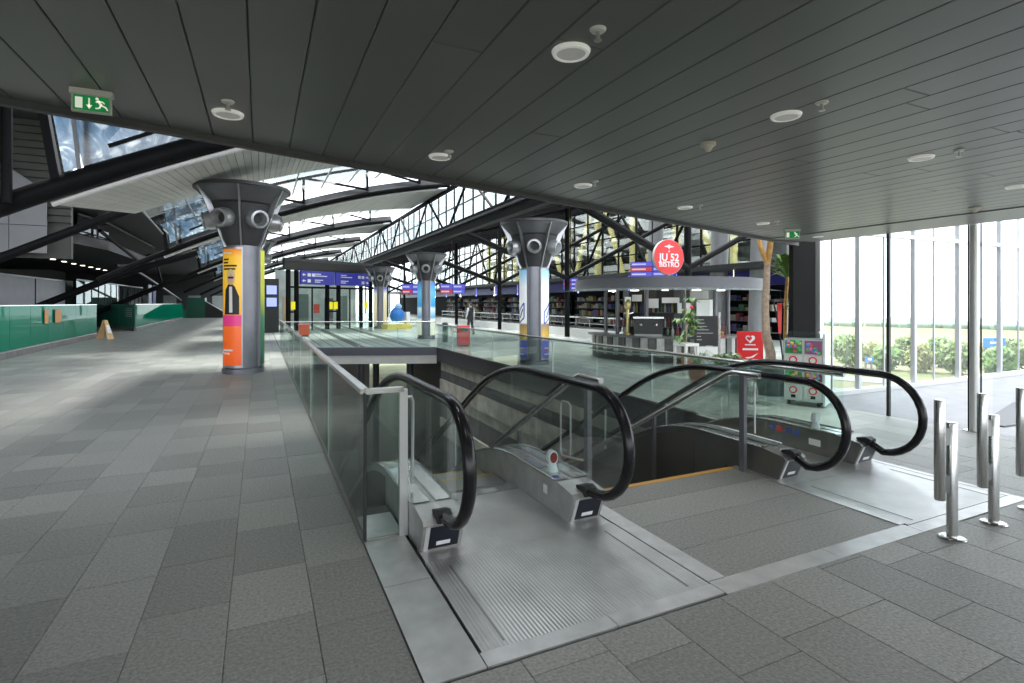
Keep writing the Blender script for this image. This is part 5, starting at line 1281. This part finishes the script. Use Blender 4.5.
# ================================================================== OUTSIDE THE RIGHT WINDOW
tm = MB()
def tz_(d): return -9 if d < 110 else -9 - (d - 110) * .0285
ds = [0, 20, 40, 60, 80, 110, 160, 230, 330, 500, 800, 1200, 1700]; NA = 64
for d in ds:
    for k in range(NA): a = 2 * PI * k / NA; tm.v.append((d * math.cos(a), d * math.sin(a), tz_(d)))
for i in range(len(ds) - 1):
    for k in range(NA): tm.f.append((i * NA + k, i * NA + (k + 1) % NA, (i + 1) * NA + (k + 1) % NA, (i + 1) * NA + k))
FIELD = mat('field', (.20, .20, .11), .9, noise=(.02, .35))
struct(tm.build('ground', FIELD))
vd = Vector((.426 + .79 * .905, .905 - .79 * .426, 0)).normalized(); sdv = Vector((vd.y, -vd.x, 0))
def W_(d, s): p = vd * d + sdv * s; return (p.x, p.y, tz_(d))
def patch(name, d0, d1, m, w=500, dz=.05):
    a, b = [W_(d0, -w), W_(d0, w)], [W_(d1, w), W_(d1, -w)]
    return struct(MB().add([(p[0], p[1], p[2] + dz) for p in a + b], [(0, 1, 2, 3)]).build(name, m))
patch('road_outer', 66, 78, mat('asphalt_pale', (.26, .25, .235), .8), 160, .06); patch('road_far', 86, 92, MATS['asphalt_pale'], 160, .06)
patch('field_strip', 92, 104, mat('grass_light', (.15, .18, .07), .9, noise=(.3, .2)), 160, .05)
patch('field_strip', 48, 66, mat('grass_verge', (.17, .19, .10), .9, noise=(.3, .2)), 160, .04)
rt = random.Random(8)
ORD = ['first', 'second', 'third', 'fourth', 'fifth', 'sixth', 'seventh', 'eighth', 'ninth', 'tenth', 'eleventh', 'twelfth', 'thirteenth', 'fourteenth', 'fifteenth', 'sixteenth']
for k in range(30):
    row_ = k % 2; s = -34 + 4.6 * (k // 2) + 2.2 * row_ + rt.uniform(-.3, .3); d = (104, 116)[row_] + rt.uniform(-1, 1); h = rt.uniform(3.8, 5.6)
    base = W_(d, s)
    t = thing('roadside_tree', 'leafy roadside tree, %s from the left in the %s row beyond the road' % (ORD[k // 2], ('near', 'far')[row_]), 'tree', base, group='trees beyond the road')
    MB().lathe([(.2, 0), (.14, h * .4)], 8).build('trunk', BARK, t)
    m = MB(); rr2 = random.Random(k)
    for q in range(420):
        a = rr2.uniform(0, 2 * PI); e = math.acos(rr2.uniform(-1, 1)); R_ = rr2.uniform(.6, 1.0)
        c = Vector((1.95 * R_ * math.sin(e) * math.cos(a), 1.95 * R_ * math.sin(e) * math.sin(a), h * .5 + h * .5 * R_ * math.cos(e)))
        u = Vector((rr2.uniform(-1, 1), rr2.uniform(-1, 1), rr2.uniform(-1, 1))).normalized(); v = u.orthogonal().normalized(); L = rr2.uniform(.16, .34)
        m.add([c - u * L - v * L, c + u * L - v * L, c + u * L + v * L, c - u * L + v * L], [(0, 1, 2, 3)])
    m.build('foliage', [LEAF2, mat('leaf_mid', (.16, .24, .06), .6, noise=(1, .3)), mat('leaf_yellowish', (.25, .28, .08), .6, noise=(1, .3))][k % 3], t)
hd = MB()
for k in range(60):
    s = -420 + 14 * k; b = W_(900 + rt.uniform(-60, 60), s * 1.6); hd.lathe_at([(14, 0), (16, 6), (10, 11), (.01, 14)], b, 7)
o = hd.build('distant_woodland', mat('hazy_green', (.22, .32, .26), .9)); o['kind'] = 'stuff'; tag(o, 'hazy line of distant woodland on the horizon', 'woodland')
for k, (u, v0, v1, w, lb) in enumerate(((869, 357, 362, 8, 'small blue road sign left of the black window post'), (994, 338, 348, 22, 'large blue road sign right of the steel twin post'))):
    l = (u - CX) / FPX; dd = Vector((_F[0] + l * _R[0], _F[1] + l * _R[1], 0)); zf = 80.; c = dd * zf; z0 = EYE + (HY - v1) / FPX * zf; z1 = EYE + (HY - v0) / FPX * zf; ww = w / FPX * zf
    t = thing('road_sign', lb, 'road sign', (c.x, c.y, -9), -YAW)
    MB().box(-ww / 2, ww / 2, -.1, 0, z0 + 9, z1 + 9).build('panel', mat('road_blue', (.02, .22, .75), .5), t)
    for s in (-.35, .35): MB().box(s * ww - .1, s * ww + .1, 0, .2, 0, z1 + 9).build('post', MGREY, t)
    MB().box(-ww * .2, ww * .25, -.12, -.1, (z0 + z1) / 2 + 8.9, (z0 + z1) / 2 + 9.2).build('text_line', SIGNW, t)
t = thing('storage_tank', 'small white round tank beside the road', 'tank', W_(76, -4)); t.location = (vd * 76 + sdv * 11); t.location.z = -9
MB().lathe([(1.1, 0), (1.1, 2.2), (.9, 2.6), (.3, 2.9)], 20).build('body', SIGNW, t, smooth=True); MB().lathe([(.3, 2.9), (.3, 3.1), (.02, 3.15)], 12).build('cap', MGREY, t)
